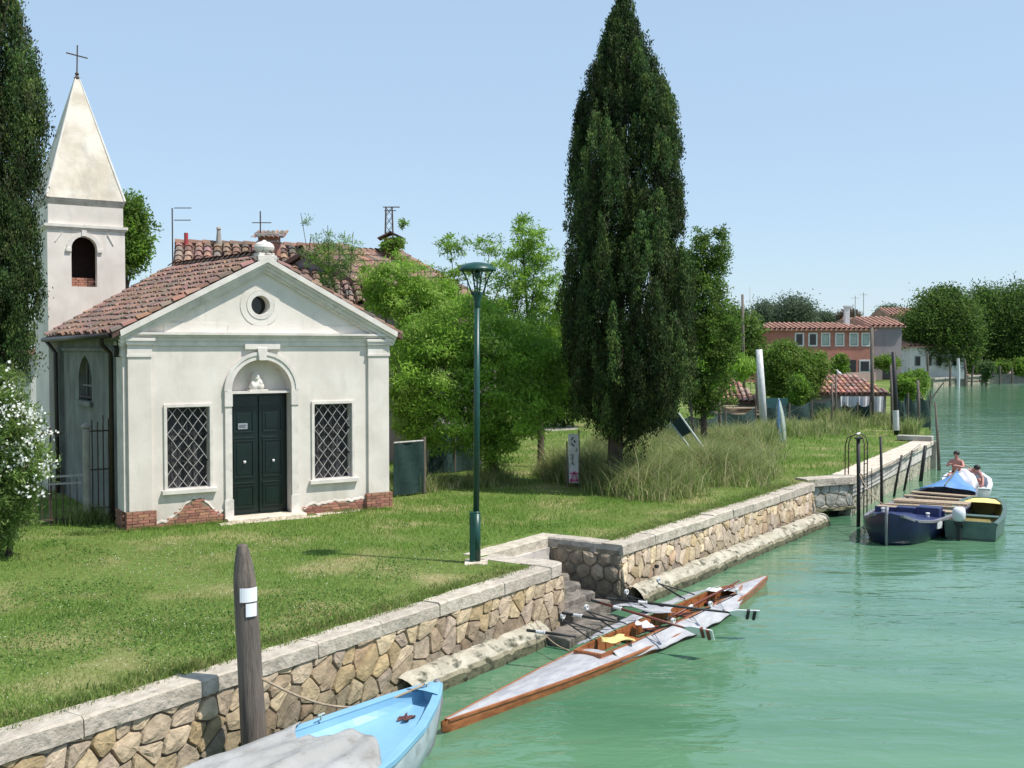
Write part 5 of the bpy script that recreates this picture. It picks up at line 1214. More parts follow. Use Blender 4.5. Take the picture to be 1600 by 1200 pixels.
# green boat with outboard ------------------------------------------
ang = R(62); st_ = atZ(1516, 812, -.55); L = 4.1
gb = thing('dinghy', 'small grey green flat boat with ochre inside and an outboard motor', 'boat', (st_.x, st_.y, 0), ang)
bf = lambda t: interp(t, [0, .3, .6, .85, 1], [.60, .68, .66, .54, .34]); gf = lambda t: interp(t, [0, .5, 1], [-.62, -.60, -.50]); kf = lambda t: interp(t, [0, .8, 1], [-1.2, -1.2, -.95])
m = MB(); hull(m, L, bf, gf, kf, 20, y_ch=.93); b0 = bf(1.)
m.add([(L, b0, gf(1.)), (L, -b0, gf(1.)), (L, -b0*.9, -.95), (L, b0*.9, -.95)], [(0, 1, 2, 3)]); m.build('hull', M['greenboat'], gb)
m = MB(); gunwale(m, L, bf, gf, .09, .035); m.span(-.02, .10, -.60, .60, -.64, -.60); m.span(L-.10, L+.02, -.34, .34, -.53, -.49); m.build('gunwale', M['greenboat'], gb)
m = MB(); inner_shell(m, L, bf, gf, -.98, .03, .97, .08); m.build('interior', M['yellowin'], gb)
m = MB(); deck(m, L, bf, gf, .80, .975, .07, -.02, .02); m.build('bow_seat', M['yellow'], gb)
m = MB(); m.span(L*.45, L*.52, -.58, .58, -.74, -.71); m.build('thwart', M['greenboat'], gb, bevel=.006)
m = MB(); m.span(-.03, .05, -.58, .56, -1.0, -.60); tr_ = m.build('transom', M['greenboat'], gb)
ob_ = thing('outboard_motor', 'outboard motor with a white cowl tilted on the stern of the small green boat', 'outboard motor', local_pt(gb, -.14, .24, -.55), ang)
m = MB()
vs = []; 
for z, sx, sy, ox in ((-.02, .17, .12, 0), (.04, .21, .15, 0), (.16, .23, .155, -.01), (.26, .20, .14, -.02), (.31, .12, .09, -.03)):
    for k in range(12):
        a = 2*PI*k/12; c_, s_ = math.cos(a), math.sin(a); e = .7
        vs.append((ox+sx*math.copysign(abs(c_)**e, c_), sy*math.copysign(abs(s_)**e, s_), z))
m.add(vs, [(i*12+k, i*12+(k+1) % 12, (i+1)*12+(k+1) % 12, (i+1)*12+k) for i in range(4) for k in range(12)]+[tuple(range(11, -1, -1)), tuple(48+k for k in range(12))]); m.build('cowl', M['cowl'], ob_, smooth=True)
m = MB(); m.box((-.02, 0, -.06), (.26, .20, .10)); m.box((-.03, 0, -.32), (.13, .09, .50)); m.box((-.06, 0, -.52), (.26, .16, .02)); m.build('leg', M['dark'], ob_, bevel=.02)
m = MB(); m.box((.14, 0, -.10), (.10, .16, .22)); m.tube([(.10, .02, .0), (.55, .10, .10)], .018, 6); m.build('clamp_and_tiller', M['dark'], ob_)

# white boat with two people -----------------------------------------
ang = R(68); st_ = atZ(1512, 764, -.62); L = 4.0
wb = thing('dinghy', 'small white boat with two people aboard behind the navy boat', 'boat', (st_.x, st_.y, 0), ang)
bf = lambda t: interp(t, [0, .3, .6, .85, .96, 1], [.62, .72, .72, .48, .2, .03]); gf = lambda t: interp(t, [0, .5, 1], [-.60, -.58, -.42]); kf = lambda t: interp(t, [0, .85, 1], [-1.2, -1.2, -.8])
m = MB(); hull(m, L, bf, gf, kf, 24, y_ch=.85); m.build('hull', M['white'], wb, smooth=True)
m = MB(); gunwale(m, L, bf, gf, .12, .05, t1=.985); m.span(-.02, .18, -.62, .62, -.64, -.58); m.build('gunwale', M['white'], wb, bevel=.01)
m = MB(); inner_shell(m, L, bf, gf, -.95, .05, .90, .12); m.build('interior', M['hullwhite'], wb)
m = MB(); deck(m, L, bf, gf, .84, .985, .05, .0, .03); m.build('fore_deck', M['white'], wb)
for t in (.32, .62):
    m = MB(); m.span(L*t-.13, L*t+.13, -.62, .62, -.74, -.70); m.build('thwart', M['white'], wb, bevel=.006)
def skin_mesh(name, verts, edges, m, parent, sub=2):
    me = bpy.data.meshes.new(name); me.from_pydata([v[0] for v in verts], edges, []); me.materials.append(m)
    o = bpy.data.objects.new(name, me); COL.objects.link(o); o.parent = parent
    q = o.modifiers.new('skin', 'SKIN'); q.use_smooth_shade = True
    for i, v in enumerate(verts):
        r = v[1]; me.skin_vertices[0].data[i].radius = (r, r) if not isinstance(r, tuple) else r
        me.skin_vertices[0].data[i].use_root = (i == 0)
    s = o.modifiers.new('sub', 'SUBSURF'); s.levels = sub; s.render_levels = sub
    return o
def person(label, loc, rz, J, shirt, trousers, hair='hair'):
    """J: joints dict in the local frame, facing +x"""
    p = thing('person', label, 'person', loc, rz)
    V = []; E = []; ix = {}
    def a(n, pos, r, par=None):
        ix[n] = len(V); V.append((pos, r))
        if par: E.append((ix[par], ix[n]))
    a('pel', J['pel'], .125); a('waist', J['waist'], .115, 'pel'); a('chest', J['chest'], .145, 'waist'); a('neck0', J['neck'], .062, 'chest'); a('neck', tuple(Vector(J['neck']).lerp(Vector(J['head']), .35)), .055, 'neck0')
    a('head', J['head'], .095, 'neck'); a('crown', tuple(Vector(J['head'])+(Vector(J['head'])-Vector(J['neck'])).normalized()*.085), .075, 'head')
    hd = Vector(J['face']); a('nose', tuple(Vector(J['head'])+hd*.10-Vector((0, 0, .02))), .020, 'head')
    for s in ('l', 'r'):
        a('sh'+s, J['sh'+s], .062, 'chest'); a('el'+s, J['el'+s], .045, 'sh'+s); a('wr'+s, J['wr'+s], .030, 'el'+s)
        dr = (Vector(J['wr'+s])-Vector(J['el'+s])).normalized(); sd = dr.cross(Vector((0, 0, 1))).normalized(); W_ = Vector(J['wr'+s])
        a('ha'+s, tuple(W_+dr*.07), .030, 'wr'+s)
        for q in range(4):
            b_ = W_+dr*.10+sd*(q-1.5)*.021; a(f'f{q}a'+s, tuple(b_), .010, 'ha'+s); a(f'f{q}b'+s, tuple(b_+dr*(.045-.006*abs(q-1.4))-Vector((0, 0, .02))), .009, f'f{q}a'+s)
        a('th'+s, tuple(W_+dr*.06+sd*.05), .011, 'ha'+s); a('ti'+s, tuple(W_+dr*.09+sd*.065), .009, 'th'+s)
        a('hi'+s, J['hi'+s], .092, 'pel'); a('kn'+s, J['kn'+s], .062, 'hi'+s); a('an'+s, J['an'+s], .042, 'kn'+s); a('fo'+s, tuple(Vector(J['an'+s])+Vector((.16, 0, -.03))), .035, 'an'+s)
    skin_mesh('body', V, E, M['skin'], p)
    if shirt:
        V2 = [(J['waist'], .132), (J['chest'], .165), (tuple(Vector(J['neck'])-Vector((0, 0, .04))), .075)]; E2 = [(0, 1), (1, 2)]
        for s in ('l', 'r'):
            k = len(V2); V2 += [(J['sh'+s], .078), (tuple(Vector(J['sh'+s]).lerp(Vector(J['el'+s]), .6)), .066)]; E2 += [(1, k), (k, k+1)]
        skin_mesh('shirt', V2, E2, M[shirt], p)
    V3 = [(J['pel'], .145), (J['waist'], .13)]; E3 = [(0, 1)]
    for s in ('l', 'r'):
        k = len(V3); V3 += [(J['hi'+s], .108), (tuple(Vector(J['hi'+s]).lerp(Vector(J['kn'+s]), .75)), .088)]; E3 += [(0, k), (k, k+1)]
    skin_mesh('shorts', V3, E3, M[trousers], p)
    m = MB(); h = Vector(J['head']); up = (h-Vector(J['neck'])).normalized(); c = h+up*.05-hd*.02
    m.add(*ell(tuple(c), (.105, .10, .085), 10)); m.build('hair', M[hair], p, smooth=True)
    m = MB(); s_ = hd.cross(Vector((0, 0, 1))).normalized()
    for k in (-1, 1): m.add(*ell(tuple(h+hd*.088+s_*.035*k+Vector((0, 0, .015))), (.016, .022, .014), 6))
    m.build('sunglasses', M['dark'], p)
    return p
J1 = dict(pel=(0, 0, .08), waist=(.0, 0, .26), chest=(.03, 0, .45), neck=(.04, 0, .60), head=(.06, 0, .74), face=(1, 0, 0), shl=(.03, .17, .53), shr=(.03, -.17, .53), ell=(.22, .26, .36), elr=(.20, -.25, .38), wrl=(.42, .12, .42), wrr=(.42, -.10, .46),
          hil=(.05, .10, .06), hir=(.05, -.10, .06), knl=(.44, .13, .12), knr=(.44, -.13, .12), anl=(.48, .13, -.20), anr=(.48, -.13, -.20))
J2 = dict(pel=(0, 0, .10), waist=(.10, 0, .25), chest=(.26, 0, .37), neck=(.38, 0, .45), head=(.50, 0, .50), face=(.8, 0, -.6), shl=(.28, .18, .38), shr=(.28, -.18, .38), ell=(.45, .24, .16), elr=(.45, -.24, .16), wrl=(.62, .14, .04), wrr=(.62, -.12, .02),
          hil=(.05, .10, .06), hir=(.05, -.10, .06), knl=(.42, .16, .14), knr=(.42, -.16, .14), anl=(.46, .16, -.18), anr=(.46, -.16, -.18))
person('person sitting upright with bare shoulders toward the far end of the white boat', local_pt(wb, L*.60, .30, -.55), ang+PI-.25, J1, None, 'shorts')
person('person bending forward in a pink shirt in the middle of the white boat', local_pt(wb, L*.36, -.02, -.58), ang+PI+.5, J2, 'shirt', 'shorts')
m = MB(); t = thing('pole', 'pale wooden pole slanting across the white boat', 'pole', local_pt(wb, L*.60, .2, -.05)); m.tube([(0, 0, 0), (.85, .4, -.42)], .02, 6); m.build('shaft', M['plank'], t)
# ================================================================ POSTS AND RAILS along the quay
def Q(s, n, z=0.): return Vector((QA.x+s*math.cos(qa)+n*math.sin(qa), QA.y+s*math.sin(qa)-n*math.cos(qa), z))
def pole(name, label, base, top, r0, r1, mat='wood', cat='post', group=None, extra=None):
    t = thing(name, label, cat, base, 0, group); m = MB(); tp = Vector(top)-Vector(base)
    m.tube([(0, 0, -.3), tuple(tp*.5+Vector((.01, 0, 0))), tuple(tp)], [r0, (r0+r1)/2, r1], 9); m.build('shaft', M[mat], t, smooth=True)
    if extra: extra(t, tp)
    return t
def cap_(t, tp): m = MB(); m.box(tuple(tp+Vector((0, 0, .02))), (.16, .16, .04)); m.build('cap', M['dark'], t)
def band(t, tp): m = MB(); m.tube([tuple(tp*.06), tuple(tp*.30)], .125, 12, True); m.build('white_band', M['white'], t)
def at_water(px, py, Y): p = atY(px, py, Y); return Vector((p.x, p.y, WATER))
P_ = at_water(1341, 840, 28.3)
pole('iron_post', 'black iron mooring post nearest the masonry pier', P_, atY(1341, 686, 28.3), .05, .05, 'dark', extra=cap_)
pole('iron_post', 'thin black post rising beside the navy boat bow', at_water(1378, 780, 30.2), atY(1376, 682, 30.2), .045, .035, 'dark')
pole('iron_post', 'leaning dark stake left of the pair in the middle of the quay', Q(4.6, .18, WATER), atY(1409, 711, Q(4.6, .18).y), .04, .035, 'dark')
pole('iron_post', 'leaning dark stake right of the pair in the middle of the quay', Q(6.3, .18, WATER), atY(1426, 704, Q(6.3, .18).y), .04, .035, 'dark')
pole('iron_post', 'thick dark stake near the end of the quay', Q(9.2, .25, WATER), atY(1446, 696, Q(9.2, .25).y), .07, .06, 'dark')
pole('wooden_post', 'tall thin wooden stake in the water at the end of the quay', at_water(1468, 735, 41.5), atY(1461, 628, 41.5), .07, .035, 'wood')
# access ladder hoops
lad = thing('ladder', 'rusty hooped iron access ladder over the quay edge', 'ladder', Q(.15, .15, 0), qa)
for x in (-.10, .32):
    m = MB(); m.tube([(x, -.1, -1.3), (x, -.1, .95), (x+.0, -.06, 1.12), (x, .12, 1.22), (x, .36, 1.12), (x, .42, .9), (x, .42, .0)], .017, 7); m.build('rail', M['iron'], lad, smooth=True)
for k in range(7):
    m = MB(); z = -1.1+k*.30; m.tube([(-.10, -.1, z), (.32, -.1, z)], .012, 6); m.build('rung', M['iron'], lad)
m = MB(); m.tube([(-.10, .12, 1.22), (.32, .12, 1.22)], .03, 8); m.build('grip', M['whitetarp'], lad)
# rail cable with stanchions
rl = thing('railing', 'sagging thin wire and rod railing along the quay face', 'railing', QA, qa)
for k, x in enumerate((.9, 1.9, 3.2)):
    m = MB(); m.tube([(x, -.08, -.95), (x, -.08, .1)], .012, 6); m.build('stanchion', M['iron'], rl)
for z0, z1 in ((-.05, .18), (-.18, .10)):
    m = MB(); m.tube([(10.2*k/20, -.10, z0+(z1-z0)*k/20-.10*math.sin(PI*k/20)) for k in range(21)], .010, 5); m.build('wire', M['dark'], rl)
m = MB(); m.tube([(.2+.5*math.cos(a)*.5, -.14, -.25+.35*math.sin(a)) for a in np.linspace(0, 6.1, 16)], .012, 5); props(m.build('hose_loop', M['dark'], None), 'looped black hose hanging beside the ladder', 'hose'); o = bpy.data.objects['hose_loop']; o.location = QA; o.rotation_euler = (0, 0, qa)

# ================================================================ LEFT FENCE beside chapel
fy = 1.35
fn = thing('iron_fence', 'old iron railing fence joining the left side of the chapel', 'fence', CO, CA)
m = MB()
for k in range(24): x = -.55-k*.135; m.tube([(x, fy, -.05), (x, fy, .95+.02*math.sin(k*3))], .011, 5)
m.build('pickets', M['iron'], fn)
for z in (.85, 1.0, .12):
    m = MB(); m.span(-3.9, -.42, fy-.02, fy+.02, z-.018, z+.018); m.build('rail', M['lattice'] if z > .5 else M['iron'], fn)
m = MB()
for k in range(4): x = -.05-k*.11; m.tube([(x, fy-.02, -.05), (x, fy-.02, 2.15+.08*math.sin(k*2.))], .014, 5)
for z in (.3, 1.1, 1.9): m.span(-.46, -.01, fy-.035, fy-.015, z-.015, z+.015)
m.build('tall_side_panel', M['iron'], fn)
m = MB(); m.tube([(-1.18, fy+.02, -.05), (-1.18, fy+.02, 2.0)], .02, 6); m.span(-1.5, -.95, fy, fy+.03, 1.86, 1.90); m.build('thin_post', M['iron'], fn)
sp = Cw(-.50, fy-.04)
t = thing('stone_post', 'round pale stone gatepost in the shade left of the chapel', 'gatepost', sp, CA)
m = MB(); m.lathe([(.085, -.1), (.080, .1), (.075, 1.9), (.08, 1.96)], (0, 0, 0), 14); m.build('shaft', M['concrete'], t, smooth=True)
m = MB(); m.lathe([(.06, 0), (.10, .02), (.10, .06), (.05, .10), (.0, .12)], (0, 0, 1.96), 14, False); m.build('cap', M['concrete'], t)
# white house far left
wh = atY(46, 600, 33)
t = thing('white_house', 'sunlit white house seen between the left cypress and the bell tower', 'house', (wh.x, wh.y, 0), R(10))
m = MB(); m.span(-3, .35, 0, 5, -.1, 3.45); m.build('wall', M['whitewall'], t)
m = MB(); m.span(-3.2, .5, -.3, 5.2, 3.45, 3.6); m.build('roof_slab', M['tile_far'], t)
m = MB(); m.span(-.25, .05, -.02, .02, 1.9, 2.9); m.build('shutter', M['frame'], t)
# ================================================================ HOUSES behind the chapel
def slope_house(name, label, P1, P2, down, lenz, drop, wall_m, tw=.28, tl=.42, depth=4.):
    """ridge P1->P2, one tiled slope towards `down` (unit xy), other slope behind"""
    P1 = Vector(P1); P2 = Vector(P2); t = thing(name, label, 'house', (P1.x, P1.y, 0)); o = t.location
    A = (P2-P1); Lr = A.length; A.normalize(); dn = Vector((down[0], down[1], 0)); dn = (dn-A*dn.dot(A)); dn.z = 0; dn.normalize()
    E0 = P1+dn*lenz-Vector((0, 0, drop)); Uv = (P1-E0); sl_ = Uv.length; Uv.normalize()
    m = MB(); q = [P1-o, P2-o, P2-o+dn*lenz-Vector((0, 0, drop)), E0-o]; q = [p-Vector((0, 0, .02)) for p in q]; q2 = [P1-o-dn*lenz-Vector((0, 0, drop)), P2-o-dn*lenz-Vector((0, 0, drop))]
    allv = q+q2; allv += [p-Vector((0, 0, .15)) for p in allv]
    m.add(allv, [(0, 3, 2, 1), (0, 1, 5, 4), (6, 7, 8, 9), (6, 10, 11, 7), (3, 9, 8, 2), (0, 4, 10, 6), (0, 6, 9, 3), (1, 2, 8, 7), (1, 7, 11, 5), (4, 5, 11, 10)])
    rf = m.build('roof', M['tilebase'], t)
    m = MB(); nt2 = int(Lr/tw); tile_roof(m, E0-o, A, Uv, nt2, max(3, int(sl_/tl)), Lr/nt2, sl_/max(3, int(sl_/tl)), colf=None); m.build('roof_tiles', M['tile'], rf)
    m = MB(); n = int(Lr/.42)
    for k in range(n):
        b = P1-o+A*(k*Lr/n); c = rng.uniform(.8, 1.2); m.cur = (c, c*.95, c*.9); m.tube([b+Vector((0, 0, .05)), b+A*(Lr/n*1.05)+Vector((0, 0, .03))], [.13, .11], 7, False)
    m.cur = None; m.build('ridge_tiles', M['tile'], rf)
    m = MB(); i_ = .35
    c = [P1+dn*(lenz-i_)+A*.2, P2+dn*(lenz-i_)-A*.2, P2-dn*(lenz-i_)-A*.2, P1-dn*(lenz-i_)+A*.2]
    vs = [(p.x-o.x, p.y-o.y, 0) for p in c]+[(p.x-o.x, p.y-o.y, p.z-drop*(lenz-i_)/lenz-.17) for p in c]+[(P1.x+A.x*.2-o.x, P1.y+A.y*.2-o.y, P1.z-.2), (P2.x-A.x*.2-o.x, P2.y-A.y*.2-o.y, P2.z-.2)]
    m.add(vs, [(0, 1, 5, 4), (2, 3, 7, 6), (1, 2, 6, 9, 5), (3, 0, 4, 8, 7)]); m.build('wall', M[wall_m], t)
    return t, Uv, dn
h1, _, _ = slope_house('house', 'house with an old red pantile roof behind the left slope of the chapel roof', atY(273, 381, 36), atY(545, 388, 37.5), (.12, -1), 4.5, 2.1, 'whitewall', tw=.30)
h2, _, _ = slope_house('house', 'house with a ribbed weathered pantile roof behind the right slope of the chapel roof', atY(470, 391, 35), atY(628, 396, 42), (.8, -.6), 4.3, 2.3, 'greywall', tw=.27)
def brick_stack(t, c, w, d_, h, cap=True, tilecap=False):
    m = MB(); r_ = 0
    c = Vector(c)-t.location; m.box((c.x, c.y, c.z+h/2), (w, d_, h)); p = m.build('chimney', M['brick'], t)
    m = MB(); m.box((c.x, c.y, c.z+h+.04), (w+.16, d_+.16, .08)); m.box((c.x, c.y, c.z+h*.72), (w+.08, d_+.08, .05)); m.build('chimney_cap', M['concrete'], p, bevel=.01)
    return p, c
c = atY(421, 400, 35.5); p, c2 = brick_stack(h1, c, .62, .5, .62)
m = MB(); tile_roof(m, c2+Vector((-.50, -.42, .52)), Vector((1, 0, 0)), Vector((0, .94, .34)).normalized(), 7, 2, .15, .45); m.build('chimney_tiles', M['tile'], p)
m = MB(); c3 = atY(291, 384, 35.8)-h1.location; m.tube([tuple(c3), (c3.x, c3.y, c3.z+.42)], .07, 8); m.build('flue_pipe', M['redpipe'], h1)
m = MB(); c3 = atY(342, 384, 36.2)-h1.location; m.tube([tuple(c3), (c3.x, c3.y, c3.z+.55)], [.11, .06], 8); m.lathe([(.05, 0), (.09, .02), (.07, .08), (0, .12)], (c3.x, c3.y, c3.z+.53), 8, False); m.build('vent_pipe', M['concrete'], h1)
# hut chimney with little gable roof
c = atY(612, 402, 40); hc = c-h2.location
m = MB(); m.box((hc.x, hc.y, hc.z+.25), (.52, .5, .9)); p = m.build('chimney', M['brick'], h2)
for s in (-1, 1):
    m = MB(); m.box((hc.x+s*.22, hc.y, hc.z+.78), (.56, .8, .05), ry=s*.45); m.build('chimney_roof', M['tilebase'], p)
m = MB(); m.box((hc.x, hc.y-.26, hc.z+.45), (.3, .03, .25)); m.build('smoke_opening', M['dark'], p)
pyl = thing('lattice_mast', 'small lattice mast standing above the vine covered chimney', 'mast', atY(608, 372, 46)-Vector((0, 0, 3)))
m = MB(); H_ = 4.3
for sx, sy in ((-1, -1), (1, -1), (1, 1), (-1, 1)): m.tube([(sx*.24, sy*.24, 0), (sx*.13, sy*.13, H_)], .018, 5)
for k in range(11):
    z = H_*k/11; z2 = H_*(k+1)/11; a = .24-.11*k/11; b = .24-.11*(k+1)/11
    for sx, sy, tx, ty in ((-1, -1, 1, -1), (1, -1, 1, 1), (1, 1, -1, 1), (-1, 1, -1, -1)):
        m.tube([(sx*a, sy*a, z), (tx*b, ty*b, z2)], .010, 4); m.tube([(tx*a, ty*a, z), (sx*b, sy*b, z2)], .010, 4)
m.build('lattice', M['iron'], pyl)
m = MB(); m.tube([(-.25, 0, H_), (.45, 0, H_)], .025, 6); m.tube([(-.2, 0, H_-.15), (.3, 0, H_-.15)], .02, 6); m.build('cross_arm', M['iron'], pyl)
for i, (lb, px, yb, yt, Y, arms) in enumerate((('television aerial mast with two long arms at the left end of the red roof', 270, 420, 325, 36, ((325, 272, 299), (344, 272, 298))),
                                ('cross shaped aerial standing on the wide brick chimney', 407, 368, 330, 35.5, ((348, 394, 424),)))):
    a = atY(px, yb, Y); b = atY(px, yt, Y); t = thing('aerial', lb, 'aerial', a); m = MB(); m.tube([(0, 0, -.2), (0, 0, b.z-a.z)], .022, 6); m.build('mast', M['iron'], t)
    for (yy, x0, x1) in arms:
        p = atY(x0, yy, Y)-a; q = atY(x1, yy, Y)-a; m = MB(); m.tube([tuple(p), tuple(q)], .016, 5); m.build('arm', M['iron'], t)
# vine on the hut chimney
tree('chimney_vine', 'green vine tangled over the small roofed chimney', atY(612, 398, 39.5), [B(608, 385, 39.5, 12, 10), B(622, 380, 39.5, 10, 10), B(630, 350, 39.5, 9, 5, .6)], MG+LG[:2], 70, 22, .12, 0, cat='vine', subr=.22, shell=.1)
# red roofed kiosk glimpsed right of chapel
g = atY(618, 640, 48)
t = thing('garden_house', 'low white house with a brown roof glimpsed past the right corner of the chapel', 'house', (g.x, g.y, 0))
m = MB(); m.span(-2, 1.0, 0, 3, -.1, 1.45); m.build('wall', M['whitewall'], t)
m = MB(); m.prism([(-2.3, 1.45), (1.25, 1.45), (1.25, 1.53), (-.4, 2.1), (-2.3, 1.53)], -.4, 3.2); m.build('roof', M['tile_far'], t)
m = MB(); m.span(-.5, .2, -.01, .02, .5, 1.2); m.span(.4, .8, -.01, .02, .5, 1.2); m.build('window', M['darkglass'], t)

# ================================================================ SCREENS, SIGN, FENCES
s0 = Vector((-2.85, 26.2, 0)); s1 = atZ(663, 772)
t = thing('garden_screen', 'dark green netting screen panel beside the right corner of the chapel', 'screen', (s0.x, s0.y, 0), math.atan2(s1.y-s0.y, s1.x-s0.x)); l = (Vector(s1)-s0).length
m = MB(); m.grid(10, 8, lambda u, v_: (l*u, .03*math.sin(u*9+v_*4), .05+1.25*v_)); m.build('netting', M['net'], t, solid=.01)
m = MB(); m.tube([(l, 0, -.1), (l, 0, 1.42)], .045, 8); m.build('post', M['wood'], t)
m = MB(); m.tube([(0, 0, 1.33), (l, 0, 1.33)], .025, 6); m.build('top_rail', M['lattice'], t)
s0 = atZ(668, 742); s1 = atZ(752, 735)
t = thing('net_fence', 'dark net fence in deep shade under the acacias', 'fence', (s0.x, s0.y, 0), math.atan2(s1.y-s0.y, s1.x-s0.x)); l = (s1-s0).length
m = MB(); m.grid(14, 8, lambda u, v_: (l*u, .05*math.sin(u*12+v_*3), .03+1.25*v_)); m.build('netting', M['net'], t, solid=.01)
for x in (0, l/2, l): m = MB(); m.tube([(x, 0, -.1), (x, 0, 1.35)], .03, 6); m.build('post', M['wood'], t)
g = atZ(897, 762); k = g.y/FPX
t = thing('banner', 'narrow white banner with black scrawl and pink foot left of the cypress', 'banner', (g.x, g.y, 0))
m = MB(); m.grid(4, 14, lambda u, v_: (-.13+.27*u-.03*v_, .03*math.sin(v_*6), .12+1.28*v_)); bn = m.build('sheet', M['poster'], t, solid=.01)
m = MB()
for k in range(11):
    x0 = rng.uniform(-.08, .07); z0 = 1.28-k*.065; pts = [(x0+rng.uniform(-.05, .05), -.05+rng.uniform(0, .012), z0+rng.uniform(-.05, .04)) for q in range(4)]; m.tube(pts, rng.uniform(.006, .012), 5)
m.build('black_scrawl', M['dark'], bn)
m = MB(); m.box((-.05, -.035, .27), (.03, .03, .3), ry=.3); m.box((.05, -.035, .30), (.03, .03, .28), ry=-.3); m.box((0, -.035, .20), (.22, .03, .05)); m.box((0, -.035, .38), (.2, .03, .04)); m.build('pink_scrawl', M['pink'], bn)
for x, h_ in ((-.17, 1.2), (.14, 1.5)): m = MB(); m.tube([(x, 0, -.1), (x-.02, 0, h_)], .022, 6); m.build('stake', M['wood'], t)
# leaning frame
g = atZ(1090, 745)
t = thing('leaning_frame', 'pale metal door frame leaning in the tall grass right of the cypress', 'frame', (0, 0, 0))
a_ = atY(1042, 652, 33.5); b_ = atY(1060, 645, 33.2); c_ = atY(1108, 712, 31.6); d_ = atY(1095, 722, 31.9); t.location = (b_.x, b_.y, 0); lo = t.location
m = MB(); m.tube([tuple(a_-lo), tuple(d_-lo)], .03, 6); m.build('stile', M['frame'], t)
m = MB(); m.tube([tuple(b_-lo), tuple(c_-lo)], .03, 6); m.build('stile', M['frame'], t)
m = MB(); m.tube([tuple(a_-lo), tuple(b_-lo)], .03, 6); m.build('top_rail', M['frame'], t)
m = MB(); m.add([tuple(a_-lo), tuple(b_-lo), tuple(b_.lerp(c_, .45)-lo), tuple(a_.lerp(d_, .45)-lo)], [(0, 1, 2, 3)]); m.build('panel', M['net'], t, solid=.01)
def gpole(lb, xb, yb, xt, yt, r, mat='wood', name='wooden_post', cat='post', extra=None, Y=None, group=None):
    b = atZ(xb, yb) if Y is None else atY(xb, yb, Y); 
    if Y is not None: b.z = 0
    top = atY(xt, yt, b.y); return pole(name, lb, b, top, r, r*.85, mat, cat, group, extra)
gpole('white painted wooden pole leaning beside the net fence', 1194, 672, 1186, 546, .17, 'white', 'white_pole', 'pole', cap_)
gpole('short leaning stake in the grass near the metal frame', 1088, 712, 1078, 627, .05)
gpole('grey stake in front of the first low shed', 1126, 690, 1122, 598, .07)
gpole('dark wooden post directly behind the white pole', 1184, 668, 1184, 580, .12)
gpole('tall brown utility pole in front of the second shed', 1363, 662, 1362, 512, .095)
gpole('tall black post with a white band on the canal bank', 1401, 680, 1396, 550, .10, 'dark', 'banded_post', 'post', band)
gpole('thin dark post just left of the banded post', 1394, 672, 1392, 570, .06)
gpole('grey post at the net on the canal bank', 1436, 672, 1434, 594, .07)
gpole('tall dark pole among the garden trees', 1163, 600, 1160, 460, .11, Y=80)
gpole('slim aerial pole behind the garden trees', 1173, 600, 1172, 448, .035, 'frame', 'aerial_pole', 'aerial', Y=90)
gpole('leaning brown stake beside the upturned boat', 1224, 690, 1217, 640, .06)
for lb, px, yb, yt in (('short grey post at the left end of the green net', 1300, 668, 598), ('thin stake in front of the second shed roof', 1306, 664, 586)):
    gpole(lb, px, yb, px, yt, .05)
t = thing('propped_branch', 'bare forked branch propping the net over the water', 'branch', Q(ql+8, .2)); b = atY(1448, 640, 50); t.location = (b.x, b.y, 0)
m = MB(); lo = t.location; m.tube([tuple(atY(1440, 668, 50)-lo), tuple(atY(1447, 634, 50)-lo), tuple(atY(1474, 598, 50)-lo)], [.06, .05, .03], 6); m.tube([tuple(atY(1447, 634, 50)-lo), tuple(atY(1436, 610, 50)-lo)], [.04, .02], 6); m.tube([tuple(atY(1448, 640, 50)-lo), tuple(atY(1459, 626, 50)-lo)], [.03, .015], 6); m.build('limb', M['wood'], t)
# upturned small boat on end
g = atZ(1222, 692); t = thing('upended_boat', 'narrow pale blue boat stood on end against the fence', 'boat', (g.x, g.y, 0))
m = MB(); H_ = atY(1218, 622, g.y).z
m.grid(8, 14, lambda u, v_: ((u-.5)*.34*math.sin(PI*min(1, .25+v_*.75))**.7-.15*v_, -.25*math.sin(PI*u)*math.sin(PI*min(1, .2+v_*.8)), H_*v_)); m.build('hull', M['frame'], t, smooth=True, solid=.03)
m = MB(); m.tube([(-.1, -.26, .1), (-.2, -.22, H_*.5), (-.15, -.05, H_*.97)], .03, 6); m.build('keel', M['bluetarp'], t)
# green nets
def netfence(lb, p0, p1, h0, h1, sag=.2, mat='net'):
    a = atZ(*p0); b = atZ(*p1); t = thing('net_fence', lb, 'fence', (a.x, a.y, 0), math.atan2(b.y-a.y, b.x-a.x)); l = (b-a).length
    m = MB(); m.grid(30, 8, lambda u, v_: (l*u, .08*math.sin(u*17+v_*3), .02+(h0+(h1-h0)*u-sag*math.sin(PI*((u*3) % 1)))*v_)); m.build('netting', M[mat], t, solid=.01)
    for k in range(4): m = MB(); x = l*k/3; m.tube([(x, -.03, -.1), (x, -.03, h0+(h1-h0)*k/3+.1)], .04, 6); m.build('post', M['wood'], t)
netfence('long sagging green net fence between the white pole and the sheds', (1196, 672), (1300, 662), 1.0, 1.15, .12)
netfence('teal green net fence in the grass just right of the cypress', (1020, 700), (1180, 676), .95, 1.05, .2)
netfence('green net on the water side under the bush', (1400, 672), (1452, 668), 1.5, 1.6, .35)
netfence('dark net fence in front of the hanging laundry', (1300, 662), (1360, 664), .9, 1.0, .15)
t = thing('teal_panel', 'flat teal board standing in the net fence beside the white pole', 'board', atZ(1208, 668)); m = MB(); m.span(-.5, .65, -.06, 0, .2, 1.35); m.build('board', M['teal'], t)
